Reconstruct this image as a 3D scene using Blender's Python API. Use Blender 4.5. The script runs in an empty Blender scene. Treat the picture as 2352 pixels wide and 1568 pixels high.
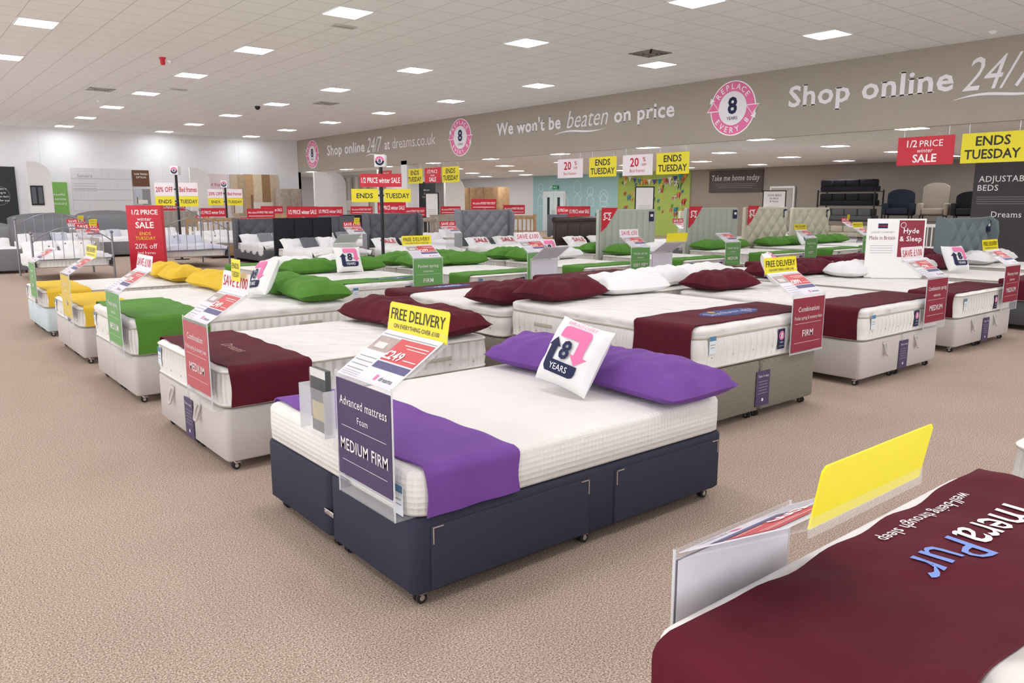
import bpy,bmesh,math,random
from mathutils import Matrix,Vector
R=random.Random(5)
D2=math.radians
SC=bpy.context.scene
COL=SC.collection
# ------------------------------------------------------------------ materials
def lin(h):
    r=[]
    for i in (0,2,4):
        c=int(h[i:i+2],16)/255
        r.append(c/12.92 if c<=.04045 else ((c+.055)/1.055)**2.4)
    return r
MATS={}
def mat(hx,rough=.6,metal=0.,var=.05,scale=20,bump=0.,bs=300,sheen=0.,kind=None,emis=0.,alpha=None,name=None):
    key=(hx,rough,metal,var,scale,bump,bs,sheen,kind,emis,alpha)
    if key in MATS: return MATS[key]
    m=bpy.data.materials.new(name or ("surface_"+hx)); m.use_nodes=True
    nt=m.node_tree; N=nt.nodes; L=nt.links; b=N["Principled BSDF"]; out=N["Material Output"]
    c=lin(hx)
    tc=N.new("ShaderNodeTexCoord")
    if emis>0:
        b.inputs["Base Color"].default_value=(*c,1)
        b.inputs["Emission Color"].default_value=(*c,1); b.inputs["Emission Strength"].default_value=emis
    else:
        nz=N.new("ShaderNodeTexNoise"); nz.inputs["Scale"].default_value=scale; nz.inputs["Detail"].default_value=3
        L.new(tc.outputs["Object"],nz.inputs["Vector"])
        mx=N.new("ShaderNodeMix"); mx.data_type='RGBA'
        mx.inputs[6].default_value=(*[max(0,x*(1-var)) for x in c],1); mx.inputs[7].default_value=(*[min(1,x*(1+var)) for x in c],1)
        L.new(nz.outputs["Fac"],mx.inputs[0]); L.new(mx.outputs[2],b.inputs["Base Color"])
    b.inputs["Roughness"].default_value=rough; b.inputs["Metallic"].default_value=metal
    if sheen: 
        b.inputs["Sheen Weight"].default_value=sheen; b.inputs["Sheen Roughness"].default_value=.4
        b.inputs["Sheen Tint"].default_value=(*[min(1,x*1.6+.05) for x in c],1)
    if rough>=.6: b.inputs["Specular IOR Level"].default_value=.25
    if bump:
        bp=N.new("ShaderNodeBump"); bp.inputs["Strength"].default_value=bump; bp.inputs["Distance"].default_value=.004
        if kind=="quilt":
            t=N.new("ShaderNodeTexVoronoi"); t.feature='SMOOTH_F1'; t.inputs["Scale"].default_value=bs; bp.inputs["Distance"].default_value=.05
            L.new(tc.outputs["Object"],t.inputs["Vector"]); L.new(t.outputs["Distance"],bp.inputs["Height"])
        elif kind=="dots":
            t=N.new("ShaderNodeTexVoronoi"); t.inputs["Scale"].default_value=bs; t.inputs["Randomness"].default_value=0; bp.inputs["Distance"].default_value=.01
            L.new(tc.outputs["Object"],t.inputs["Vector"]); L.new(t.outputs["Distance"],bp.inputs["Height"])
        elif kind=="flute":
            mp=N.new("ShaderNodeMapping"); mp.inputs["Scale"].default_value=(1,1,0); L.new(tc.outputs["Object"],mp.inputs[0])
            t=N.new("ShaderNodeTexWave"); t.bands_direction='DIAGONAL'; t.inputs["Scale"].default_value=bs; t.inputs["Distortion"].default_value=.6; bp.inputs["Distance"].default_value=.012
            L.new(mp.outputs[0],t.inputs["Vector"]); L.new(t.outputs["Fac"],bp.inputs["Height"])
        else:
            t=N.new("ShaderNodeTexNoise"); t.inputs["Scale"].default_value=bs; t.inputs["Detail"].default_value=3
            L.new(tc.outputs["Object"],t.inputs["Vector"]); L.new(t.outputs["Fac"],bp.inputs["Height"])
        L.new(bp.outputs["Normal"],b.inputs["Normal"])
    if alpha is not None:
        tr=N.new("ShaderNodeBsdfTransparent"); ms=N.new("ShaderNodeMixShader"); ms.inputs[0].default_value=alpha
        L.new(tr.outputs[0],ms.inputs[1]); L.new(b.outputs[0],ms.inputs[2]); L.new(ms.outputs[0],out.inputs[0])
    MATS[key]=m; return m
def ramp_mat(name,scale,stops,rough=.95,bump=.5,detail=4,dist=.006,big=0):
    m=bpy.data.materials.new(name); m.use_nodes=True; nt=m.node_tree;N=nt.nodes;L=nt.links;b=N["Principled BSDF"]
    tc=N.new("ShaderNodeTexCoord"); nz=N.new("ShaderNodeTexNoise"); nz.inputs["Scale"].default_value=scale; nz.inputs["Detail"].default_value=detail; nz.inputs["Roughness"].default_value=.75
    L.new(tc.outputs["Object"],nz.inputs["Vector"]); cr=N.new("ShaderNodeValToRGB"); L.new(nz.outputs["Fac"],cr.inputs[0])
    e=cr.color_ramp.elements
    e[0].position=stops[0][0]; e[0].color=(*lin(stops[0][1]),1); e[1].position=stops[-1][0]; e[1].color=(*lin(stops[-1][1]),1)
    for p,h in stops[1:-1]:
        k=e.new(p); k.color=(*lin(h),1)
    col=cr.outputs[0]
    if big:
        n2=N.new("ShaderNodeTexNoise"); n2.inputs["Scale"].default_value=1.3; n2.inputs["Detail"].default_value=5; L.new(tc.outputs["Object"],n2.inputs["Vector"])
        mr=N.new("ShaderNodeMapRange"); mr.inputs[3].default_value=1-big; mr.inputs[4].default_value=1+big; L.new(n2.outputs["Fac"],mr.inputs[0])
        mx=N.new("ShaderNodeMix"); mx.data_type='RGBA'; mx.blend_type='MULTIPLY'; mx.inputs[0].default_value=1
        L.new(col,mx.inputs[6]); L.new(mr.outputs[0],mx.inputs[7]); col=mx.outputs[2]
    L.new(col,b.inputs["Base Color"]); b.inputs["Roughness"].default_value=rough; b.inputs["Specular IOR Level"].default_value=.15
    bp=N.new("ShaderNodeBump"); bp.inputs["Strength"].default_value=bump; bp.inputs["Distance"].default_value=dist
    L.new(nz.outputs["Fac"],bp.inputs["Height"]); L.new(bp.outputs["Normal"],b.inputs["Normal"])
    return m
CARPET=ramp_mat("beige_loop_carpet",150,[(.32,"5b4b41"),(.43,"947f71"),(.52,"b9a595"),(.60,"d2c1b4"),(.70,"efe5dc")],big=.10,bump=.45,dist=.003,detail=3)
def tile_mat(name,w,h,ox,oy,hx,line):
    m=bpy.data.materials.new(name); m.use_nodes=True; nt=m.node_tree;N=nt.nodes;L=nt.links;b=N["Principled BSDF"]
    tc=N.new("ShaderNodeTexCoord"); mp=N.new("ShaderNodeMapping"); mp.inputs["Location"].default_value=(ox,oy,0); L.new(tc.outputs["Object"],mp.inputs[0])
    br=N.new("ShaderNodeTexBrick"); br.offset=0; br.inputs["Scale"].default_value=1; br.inputs["Brick Width"].default_value=w; br.inputs["Row Height"].default_value=h
    br.inputs["Mortar Size"].default_value=.007; br.inputs["Mortar Smooth"].default_value=.1
    c=lin(hx); br.inputs["Color1"].default_value=(*c,1); br.inputs["Color2"].default_value=(*[x*.97 for x in c],1); br.inputs["Mortar"].default_value=(*lin(line),1)
    L.new(mp.outputs[0],br.inputs["Vector"]); L.new(br.outputs["Color"],b.inputs["Base Color"]); b.inputs["Roughness"].default_value=.9
    bp=N.new("ShaderNodeBump"); bp.invert=True; bp.inputs["Strength"].default_value=.3; bp.inputs["Distance"].default_value=.01; L.new(br.outputs["Fac"],bp.inputs["Height"]); L.new(bp.outputs[0],b.inputs["Normal"])
    return m
TX,TY=3.49/6,3.70/6
CEIL=tile_mat("suspended_ceiling_tiles",TX,TY,-(5.82-TX/2)+20*TX,-(11.04-TY/2)+30*TY,"fcfcfc","d2d0ce")
WALLW=mat("e6e7e9",.8,var=.02,scale=2,name="white_wall_paint")
BANNER=mat("a99f93",.75,var=.03,scale=3,name="taupe_banner_paint")
TAUPE=mat("a1978d",.8,var=.03,scale=3,name="taupe_wall_paint")
WHITE=mat("f0f0ef",.55,var=.02)
LET=mat("ffffff",.6,var=.01)
MATT=mat("e8e6e3",.85,var=.03,scale=8,bump=1.0,bs=8,kind="quilt",name="white_quilted_ticking")
MATS2=mat("e6e3df",.85,var=.03,scale=8,bump=.9,bs=9,kind="flute",name="white_fluted_border_fabric")
MATD=mat("e8e6e2",.85,var=.03,scale=8,bump=.7,bs=42,kind="dots",name="white_dimpled_ticking")
PIPE=mat("bdb3a6",.7,var=.03)
NAVY=mat("343647",.75,var=.08,scale=90,bump=.2,bs=500,name="navy_base_fabric")
LGREY=mat("c8c1bd",.85,var=.05,scale=90,bump=.25,bs=400,name="pale_grey_base_fabric")
PALEB=mat("cfdce2",.85,var=.05,scale=90,bump=.25,bs=400)
TWEED=ramp_mat("grey_brown_tweed",160,[(.32,"575148"),(.5,"878075"),(.68,"ada69a")],bump=.3,dist=.003)
CHAR=mat("5b5b60",.85,var=.1,scale=90,bump=.3,bs=300)
MAROON=mat("551022",.8,var=.34,scale=4.5,bump=.3,bs=120,sheen=.12,name="maroon_velvet")  # broad colour noise stands in for the velvet's sheen over soft folds
PURPLE=mat("704593",.75,var=.24,scale=5,bump=.3,bs=120,sheen=.3,name="purple_velvet")
GREEN=mat("50822f",.8,var=.24,scale=6,bump=.3,bs=120,sheen=.2,name="green_velvet")
YELF=mat("dfb838",.8,var=.14,scale=6,bump=.3,bs=120,sheen=.2,name="yellow_velvet")
WFAB=mat("ebebeb",.85,var=.03,scale=10,bump=.3,bs=60,name="white_cotton")
BFAB=mat("cdd0dd",.85,var=.04,scale=10,bump=.3,bs=60,name="pale_blue_cotton")
GFAB=mat("86868b",.85,var=.08,scale=60,bump=.3,bs=200)
CHROME=mat("d8d8da",.22,1.,var=.02,name="chrome")
STEEL=mat("8f8f96",.35,.9,var=.02,name="brushed_steel")
BLACK=mat("17171a",.45,var=.05)
RUB=mat("2b2b2d",.6)
CLEAR=mat("f2f3f6",.08,alpha=.13,var=.0,name="clear_acrylic")
EDGE=mat("e9ecef",.15,alpha=.6,var=.0,name="acrylic_edge")  # whiter, denser strips: edge highlights of the sheet put into the colour
YEL=mat("efe022",.45,var=.02); RED=mat("cf2438",.45,var=.02); PINK=mat("ea7aaa",.6,var=.02); INK=mat("262a4d",.6,var=.02)
PCARD=mat("483860",.5,var=.03); MCARD=mat("8c2038",.5,var=.03); MCARD2=mat("b9575e",.5,var=.03); GCARD=mat("669f58",.5,var=.03); YCARD=mat("d9bc48",.5,var=.03)
GREYT=mat("9a9aa0",.6); DRED=mat("c22b3e",.6); DK=mat("3c3c42",.6); PALEP=mat("f2e8ec",.5); PAPER=mat("dddbe3",.5)
LAMP=mat("f8faff",.4,emis=30,name="led_light_panel")
LAMP2=mat("f8faff",.4,emis=34,name="led_light_panel_low")
WOOD=ramp_mat("oak_wood",6,[(.3,"a5825e"),(.7,"c9a881")],rough=.55,bump=.05)
WOODG=ramp_mat("grey_oak_wood",6,[(.3,"9c8f82"),(.7,"c2b6a9")],rough=.55,bump=.05)
# ------------------------------------------------------------------ mesh builder
def V(*a): return Vector(a)
def fr(o,right,up):
    r=Vector(right).normalized(); u=Vector(up).normalized(); n=r.cross(u)
    M=Matrix.Identity(4)
    for i in range(3): M[i][0]=r[i];M[i][1]=u[i];M[i][2]=n[i];M[i][3]=o[i]
    return M
TC={}
LV=None
def glyphs(s,shear=0.,off=0.,serif=False):
    k=(s,shear,off,serif)
    if k in TC: return TC[k]
    c=bpy.data.curves.new("t","FONT"); c.body=s; c.size=1; c.shear=0 if serif else shear; c.offset=off; c.resolution_u=2; c.fill_mode='FRONT'
    if serif: c.space_character=1.06
    o=bpy.data.objects.new("t",c); COL.objects.link(o); dg=bpy.context.evaluated_depsgraph_get(); dg.update()
    me=bpy.data.meshes.new_from_object(o.evaluated_get(dg))
    vs=[tuple(v.co) for v in me.vertices]; fs=[]
    for p in me.polygons:
        t=tuple(p.vertices)
        if p.normal.z<0: t=t[::-1]
        fs.append(t)
    bpy.data.objects.remove(o); bpy.data.meshes.remove(me); bpy.data.curves.remove(c)
    if serif:
        # turn flat stem ends into bracket-less slab serifs
        cnt={}
        for f in fs:
            cy=sum(vs[i][1] for i in f)/len(f)
            for a,b in zip(f,f[1:]+f[:1]): cnt.setdefault((min(a,b),max(a,b)),[]).append(cy)
        for (a,b),l in cnt.items():
            if len(l)!=1: continue
            A,B=vs[a],vs[b]; L=abs(A[0]-B[0])
            if abs(A[1]-B[1])>.004 or L<.03 or L>.19: continue
            y=A[1]; x0,x1=min(A[0],B[0]),max(A[0],B[0]); t=.032; e=.045
            if l[0]>y and (abs(y)<.03 or y<-.12): q=(x0-e,x1+e,y,y+t)
            elif l[0]<y and any(abs(y-z)<.03 for z in LV): q=(x0-e,x1+(e if abs(y-LV[0])<.03 and s.isupper() else .0),y-t,y)
            else: continue
            n=len(vs); vs+=[(q[0],q[2],0),(q[1],q[2],0),(q[1],q[3],0),(q[0],q[3],0)]; fs.append((n,n+1,n+2,n+3))
        if shear: vs=[(v[0]+v[1]*shear,v[1],v[2]) for v in vs]
    TC[k]=(vs,fs); return TC[k]
hi=lambda ch:max(v[1] for v in glyphs(ch)[0])
CAP=hi("H"); LV=(CAP,hi("x"),hi("l"),hi("i"),hi("n"))
class MB:
    def __init__(s): s.v=[];s.f=[];s.k=[];s.s=[];s.mats=[]
    def add(s,vs,fs,m,M=None,sm=False):
        if m not in s.mats: s.mats.append(m)
        k=s.mats.index(m);o=len(s.v)
        if M is not None: vs=[tuple(M@Vector(p)) for p in vs]
        s.v.extend(vs)
        for f in fs: s.f.append(tuple(i+o for i in f)); s.k.append(k); s.s.append(sm)
        return s
    def box(s,x0,x1,y0,y1,z0,z1,m,M=None,r=0.,seg=2):
        if r<=0:
            vs=[(x,y,z) for z in (z0,z1) for y in (y0,y1) for x in (x0,x1)]
            return s.add(vs,[(0,2,3,1),(4,5,7,6),(0,1,5,4),(2,6,7,3),(0,4,6,2),(1,3,7,5)],m,M)
        bm=bmesh.new(); bmesh.ops.create_cube(bm,size=1)
        for v in bm.verts: v.co=V((x0+x1)/2+v.co.x*(x1-x0),(y0+y1)/2+v.co.y*(y1-y0),(z0+z1)/2+v.co.z*(z1-z0))
        bmesh.ops.bevel(bm,geom=bm.edges[:],offset=r,segments=seg,profile=.5,affect='EDGES')
        bm.verts.index_update()
        s.add([tuple(v.co) for v in bm.verts],[tuple(v.index for v in f.verts) for f in bm.faces],m,M,True); bm.free(); return s
    def loft(s,w,l,r,rings,m,cx=0,cy=0,M=None,n=5,band=None,wob=0):
        """rounded rectangle rings (inset,z)"""
        vs=[];fs=[];P=4*(n+1)
        for ins,z in rings:
            hw,hl=w/2-ins,l/2-ins; rr=max(.003,r-ins)
            for q,(sx,sy) in enumerate(((1,1),(-1,1),(-1,-1),(1,-1))):
                for i in range(n+1):
                    a=math.pi/2*(q+i/n)
                    vs.append((cx+sx*(hw-rr)+rr*math.cos(a),cy+sy*(hl-rr)+rr*math.sin(a),z+wob*math.sin(q*3+i*2.1)))
        K=len(rings)
        sets={}
        for k in range(K-1):
            mm=band.get(k,m) if band else m
            sets.setdefault(mm.name,(mm,[]))[1].extend([(k*P+i,k*P+(i+1)%P,(k+1)*P+(i+1)%P,(k+1)*P+i) for i in range(P)])
        sets.setdefault(m.name,(m,[]))[1].extend([tuple(range((K-1)*P,K*P)),tuple(range(P-1,-1,-1))])
        base=len(s.v)
        if M is not None: vs=[tuple(M@Vector(p)) for p in vs]
        s.v.extend(vs)
        for mm,ff in sets.values():
            if mm not in s.mats: s.mats.append(mm)
            k=s.mats.index(mm)
            for f in ff: s.f.append(tuple(i+base for i in f)); s.k.append(k); s.s.append(len(f)==4)
        return s
    def cyl(s,p0,p1,r,m,n=12,r2=None,cap=True):
        p0,p1=Vector(p0),Vector(p1); d=(p1-p0); q=d.to_track_quat('Z','Y').to_matrix().to_4x4(); q.translation=p0
        r2=r if r2 is None else r2; h=d.length
        vs=[(r*math.cos(6.28318*i/n),r*math.sin(6.28318*i/n),0) for i in range(n)]+[(r2*math.cos(6.28318*i/n),r2*math.sin(6.28318*i/n),h) for i in range(n)]
        fs=[(i,(i+1)%n,n+(i+1)%n,n+i) for i in range(n)]
        s.add(vs,fs,m,q,True)
        if cap: s.add(vs,[tuple(range(n,2*n)),tuple(range(n-1,-1,-1))],m,q)
        return s
    def tube(s,pts,r,m,n=8):
        for a,b in zip(pts,pts[1:]): s.cyl(a,b,r,m,n)
        return s
    def ball(s,c,r,m,n=10,sz=1):
        vs=[];fs=[]
        for i in range(n+1):
            a=math.pi*i/n
            for j in range(n): b=2*math.pi*j/n; vs.append((c[0]+r*math.sin(a)*math.cos(b),c[1]+r*math.sin(a)*math.sin(b),c[2]-r*sz*math.cos(a)))
        for i in range(n):
            for j in range(n): fs.append((i*n+j,i*n+(j+1)%n,(i+1)*n+(j+1)%n,(i+1)*n+j))
        return s.add(vs,fs,m,None,True)
    def poly(s,pts,m,M=None,z=0.,t=0.):
        n=len(pts); vs=[(x,y,z) for x,y in pts]; fs=[tuple(range(n))]
        if t: 
            vs+=[(x,y,z-t) for x,y in pts]; fs.append(tuple(range(2*n-1,n-1,-1)))
            fs+=[(i,n+i,n+(i+1)%n,(i+1)%n) for i in range(n)]
        return s.add(vs,fs,m,M)
    def rect(s,x0,x1,y0,y1,m,M=None,z=0.,t=0.): return s.poly([(x0,y0),(x1,y0),(x1,y1),(x0,y1)],m,M,z,t)
    def text(s,t,m,M,x,y,h,w=None,al='C',shear=0.,off=0.,z=.002,zf=None,maxw=None,serif=False):
        vs,fs=glyphs(t,shear,off,serif)
        if not vs: return s
        x0=min(v[0] for v in vs);x1=max(v[0] for v in vs); sc=h/CAP; sx=sc if w is None else w/(x1-x0)
        if maxw and sx*(x1-x0)>maxw: sx=maxw/(x1-x0)
        W=sx*(x1-x0); ox={'C':x-W/2,'L':x,'R':x-W}[al]
        o=[]
        for v in vs:
            X=ox+(v[0]-x0)*sx; Y=y+v[1]*sc; o.append((X,Y,z+(zf(X,Y) if zf else 0)))
        return s.add(o,fs,m,M)
    def ring(s,r0,r1,m,M=None,z=0.,n=40,a0=0,a1=360,cx=0,cy=0):
        vs=[];fs=[]
        for i in range(n+1):
            a=D2(a0+(a1-a0)*i/n); vs+=[(cx+r0*math.cos(a),cy+r0*math.sin(a),z),(cx+r1*math.cos(a),cy+r1*math.sin(a),z)]
        fs=[(2*i,2*i+1,2*i+3,2*i+2) for i in range(n)]
        return s.add(vs,fs,m,M)
    def disk(s,r,m,M=None,z=0.,n=40,t=0,cx=0,cy=0): return s.poly([(cx+r*math.cos(2*math.pi*i/n),cy+r*math.sin(2*math.pi*i/n)) for i in range(n)],m,M,z,t)
    def grid(s,nx,ny,fn,m,M=None,sm=True,flip=False):
        vs=[fn(i/nx,j/ny) for j in range(ny+1) for i in range(nx+1)]; w=nx+1
        fs=[(j*w+i,j*w+i+1,(j+1)*w+i+1,(j+1)*w+i) for j in range(ny) for i in range(nx)]
        if flip: fs=[f[::-1] for f in fs]
        return s.add(vs,fs,m,M,sm)
    def mesh(s,name="m"):
        me=bpy.data.meshes.new(name); me.from_pydata([tuple(v) for v in s.v],[],s.f)
        for m in s.mats: me.materials.append(m)
        me.polygons.foreach_set("material_index",s.k); me.polygons.foreach_set("use_smooth",s.s); me.update(); return me
MC={}
def cached(key,fn):
    if key not in MC: MC[key]=fn().mesh(key if isinstance(key,str) else str(key[0]))
    return MC[key]
I4=Matrix.Identity(4)
def TR(x,y,z=0,rz=0,rx=0,ry=0):
    return Matrix.Translation((x,y,z))@Matrix.Rotation(D2(rz),4,'Z')@Matrix.Rotation(D2(ry),4,'Y')@Matrix.Rotation(D2(rx),4,'X')
def top(name,data,M,label,cat,group=None,kind=None):
    if isinstance(data,MB): data=data.mesh(name)
    o=bpy.data.objects.new(name,data); COL.objects.link(o); o.matrix_world=M
    if data is None: o.empty_display_size=.1
    if kind=="structure": o["kind"]="structure"; return o
    o["label"]=label; o["category"]=cat
    if group: o["group"]=group
    if kind: o["kind"]=kind
    return o
def part(name,data,par,M=I4,label=None):
    if isinstance(data,MB): data=data.mesh(name)
    o=bpy.data.objects.new(name,data); COL.objects.link(o); o.parent=par; o.matrix_local=M
    if label: o["label"]=label
    return o
def struct(name,mb): return top(name,mb,I4,"","",kind="structure")
FM=fr((0,0,0),(1,0,0),(0,0,1))
# ------------------------------------------------------------------ room
struct("floor",MB().box(-6,31,-6,45,-.1,0,CARPET))
struct("ceiling",MB().box(-6,15.3,-6,34.4,4.36,4.46,CEIL))
struct("ceiling_2",MB().box(15.42,31,-6,45,3.1,3.2,CEIL))
struct("wall_far",MB().box(-6,15.42,34.3,34.42,0,4.4,WALLW))
struct("wall_banner",MB().box(15.3,15.42,-6,34.3,2.96,4.4,BANNER))
struct("wall_back",MB().box(30,30.1,-6,24.6,0,3.15,TAUPE).box(30,30.1,24.6,45,0,3.15,WALLW))
struct("wall_end",MB().box(15.42,30.1,45,45.1,0,3.15,WALLW))
struct("wall_return",MB().box(15.3,15.42,34.3,45,0,3.1,WALLW))
struct("wall_side",MB().box(15.3,30.1,-6.1,-6,0,4.4,WALLW))
struct("trim_2",MB().box(-6,15.3,34.27,34.3,4.32,4.36,WHITE))
struct("baseboard_far",MB().box(-6,15.3,34.27,34.3,0,.12,WHITE))
struct("baseboard_back",MB().box(29.97,30,-6,45,0,.12,WHITE))
for i,x in enumerate((2.2,5.1,9.4,12.6)):
    struct("trim_%d"%(i+3),MB().box(x,x+.03,34.28,34.3,.12,4.32,WALLW))
def lamp_at(x,y,z,m,grp):
    w,h=TX/2-.012,TY/2-.012
    fm=cached(("lamp_frame",),lambda:MB().box(-w-.008,w+.008,-h-.008,-h+.012,-.014,0,WHITE).box(-w-.008,w+.008,h-.012,h+.008,-.014,0,WHITE).box(-w-.008,-w+.012,-h,h,-.014,0,WHITE).box(w-.012,w+.008,-h,h,-.014,0,WHITE))
    pm=cached(("lamp_panel",m.name),lambda:MB().box(-w+.01,w-.01,-h+.01,h-.01,-.010,-.002,m))
    o=top("ceiling_light",None,TR(x,y,z),"square white LED panel light recessed in the tiled ceiling","ceiling light",grp)
    part("light_frame",fm,o); part("light_panel",pm,o)
for i in range(-1,4):
    for j in range(-3,7):
        lamp_at(5.82+3.49*(i-1),11.04+3.70*j,4.36,LAMP,"LED panels in the main ceiling")
for i in range(4):
    for j in range(11):
        if i==3 and j<1: continue
        lamp_at(16.9+3.6*i,4.1+3.6*j,3.1,LAMP2,"LED panels in the lower ceiling")
def vent(x,y,dark):
    b=MB(); c=mat("8b847d",.6) if dark else mat("b9b5b1",.6)
    for k in range(4):
        a=.29-.065*k
        for q in ((-a,a,-a,-a+.03),(-a,a,a-.03,a),(-a,-a+.03,-a,a),(a-.03,a,-a,a)): b.box(*q,-.012-.004*k,0,c)
    top("air_vent",b,TR(x,y,4.36),"square louvred air vent in the tiled ceiling","air vent","ceiling air vents")
vent(11.75,10.32,True);vent(4.75,22.11,False);vent(10.33,21.09,False)
for x,y in ((6.2,11.91),(6.26,20.88)):
    top("ceiling_grille",MB().box(-.2,.2,-.1,.1,-.015,0,mat("c9c6c2",.6),r=.005).box(-.17,.17,-.02,.02,-.02,-.014,mat("9fa8a0",.6)),TR(x,y,4.36),"small pale rectangular grille in the tiled ceiling","ceiling grille","ceiling grilles")
top("fire_alarm",MB().cyl((0,0,-.03),(0,0,0),.06,RED,16).cyl((0,0,-.12),(0,0,-.03),.045,RED,16).cyl((0,0,-.14),(0,0,-.12),.03,RED,16,r2=.045),TR(4.72,16.61,4.36),"red fire alarm sounder fixed to the ceiling tiles","fire alarm")
for x,y in ((4.95,16.9),(14.7,5.49),(5.2,24.5)):
    top("smoke_detector",MB().cyl((0,0,-.02),(0,0,0),.06,WHITE,16).cyl((0,0,-.05),(0,0,-.02),.03,WHITE,16,r2=.05),TR(x,y,4.36),"small round white smoke detector on the ceiling","smoke detector","ceiling smoke detectors")
top("security_camera",MB().cyl((0,0,-.03),(0,0,0),.08,BLACK,16).ball((0,0,-.03),.075,BLACK),TR(9.09,23.0,4.36),"black dome security camera on the ceiling","security camera")
# ------------------------------------------------------------------ banner lettering and badges
GREYL=mat("f0edf2",.6,var=.01)
def banner(items,y0,off,sw):
    for t,ya,yb,z,h,sh,of,se in items:
        b=MB(); b.text(t,GREYL,None,0,0,h,w=ya-yb,al='L',shear=sh,off=of,z=.004,serif=se)
        top("wall_lettering",b,fr((15.298,ya+off,z),(0,-1,0),(0,0,1)),"white %s lettering painted on the taupe fascia"%t,"lettering","fascia slogans")
    x0,x1,y,th=sw; n=24; b=MB(); M=fr((15.298,y0+off,3.5),(0,-1,0),(0,0,1))
    def f(u,v):
        x=x0+(x1-x0)*u; e=th*math.sin(math.pi*min(1,u+.02))*.9+.004
        return (x,y+.05*math.sin(u*6.0)*(1-.3*u)+.06*u+e*(v-.5),.004)
    b.grid(n,1,f,GREYL,sm=False)
    top("painted_flourish",b,M,"white curved flourish underlining the fascia slogan","lettering","fascia flourishes")
for off in (0,21.73):
    banner([("Shop online",9.55,6.27,3.57,.40,0,.022,True),("24/7",6.12,4.90,3.52,.55,.35,0,False),("at",4.72,4.35,3.57,.36,0,.012,True),("dreams.co.uk",4.15,1.27,3.57,.38,0,-.008,False)],9.55,off,(3.3,4.9,-.12,.05))
banner([("We won't be",19.60,16.65,3.64,.36,0,.022,True),("beaten",16.40,14.82,3.62,.46,.3,-.004,False),("on price",14.60,12.60,3.64,.36,0,.022,True)],19.6,0,(2.7,4.7,-.02,.05))
def arc_text(b,s,m,r,h,a_mid,span,inside=False,z=.008):
    n=len(s)
    for i,ch in enumerate(s):
        if ch==' ': continue
        a=a_mid+(span*(.5-(i+.5)/n) if not inside else -span*(.5-(i+.5)/n))
        A=D2(a); rot=a-90 if not inside else a+90
        M=Matrix.Translation((r*math.cos(A),r*math.sin(A),0))@Matrix.Rotation(D2(rot),4,'Z')
        b.text(ch,m,M,0,-h/2,h,z=z,off=.01)
def badge():
    b=MB(); b.disk(.60,LET,None,.012,48,.012); b.disk(.575,PINK,None,.014,48)
    for sx in (1,-1):
        b.poly([(sx*.34,.05*sx),(sx*.70,.05*sx),(sx*.52,-.17*sx)],LET,None,.015)
        b.poly([(sx*.37,.03*sx),(sx*.67,.03*sx),(sx*.52,-.15*sx)],PINK,None,.017)
        b.poly([(sx*.48,-.20*sx),(sx*.62,-.13*sx),(sx*.60,-.26*sx)],LET,None,.016)
    b.disk(.37,GREYL,None,.018,40); b.text("8",INK,None,0,-.11,.34,off=.03,z=.022); b.text("YEARS",INK,None,0,-.25,.07,off=.005,z=.022)
    arc_text(b,"REPLACE",LET,.475,.12,90,125,z=.02); arc_text(b,"EVERY 8",LET,.475,.12,270,125,True,z=.02)
    return b
for y,z in ((32.72,3.68),(21.51,3.70),(10.94,3.67)):
    top("badge_sign",cached(("badge",),badge),fr((15.30,y,z),(0,-1,0),(0,0,1)),"round pink Replace Every 8 Years badge on the fascia","sign","round badges on the fascia")
# ------------------------------------------------------------------ hanging signs
def hsign(kind,w=1.02,h=.52):
    b=MB(); x0,x1,y0,y1=-w/2,w/2,-h,0
    bc={"end":YEL,"half":RED,"twenty":PALEP}[kind]
    b.rect(x0,x1,y0,y1,bc,None,.004,.008)
    if kind=="end":
        b.text("ENDS",BLACK,None,0,-h*.42,h*.30,z=.006,off=.02); b.text("TUESDAY",BLACK,None,0,-h*.86,h*.30,z=.006,off=.02,maxw=w*.88)
    elif kind=="half":
        b.text("1/2",LET,None,-w*.24,-h*.36,h*.24,z=.006,maxw=.18*w,off=.01); b.text("PRICE",LET,None,w*.1,-h*.36,h*.22,z=.006); b.text("winter",LET,None,0,-h*.56,h*.14,z=.006,shear=.2); b.text("SALE",LET,None,0,-h*.90,h*.27,z=.006,off=.02)
    else:
        b.text("20",DRED,None,-w*.1,-h*.56,h*.40,z=.006,off=.02); b.text("%",DRED,None,w*.22,-h*.34,h*.2,z=.006,off=.01); b.text("OFF",DRED,None,w*.22,-h*.55,h*.12,z=.006,off=.01); b.text("Bed frames",DRED,None,0,-h*.84,h*.15,z=.006)
    return b
def hang(kind,yc,w=1.02,z=2.79,x=15.36):
    lab={"end":"yellow hanging ENDS TUESDAY sign under the fascia","half":"red hanging half price winter sale sign under the fascia","twenty":"white hanging 20% off bed frames sign under the fascia"}[kind]
    o=top("hanging_sign",None,fr((x,yc,z),(0,-1,0),(0,0,1)),lab,"sign","promotional signs hung under the fascia")
    part("sign_board",cached(("hs",kind),lambda:hsign(kind)),o)
    for sx in (-.4,.4): part("hanging_wire",cached(("wire",),lambda:MB().cyl((0,0,0),(0,.17,0),.004,CHROME,6)),o,TR(sx,0,0))
for k,y in (("twenty",16.31),("end",15.04),("twenty",13.8),("end",12.66),("half",6.69),("end",5.55),("half",26.6),("end",24.46),("half",23.3),("end",22.2)): hang(k,y)
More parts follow.
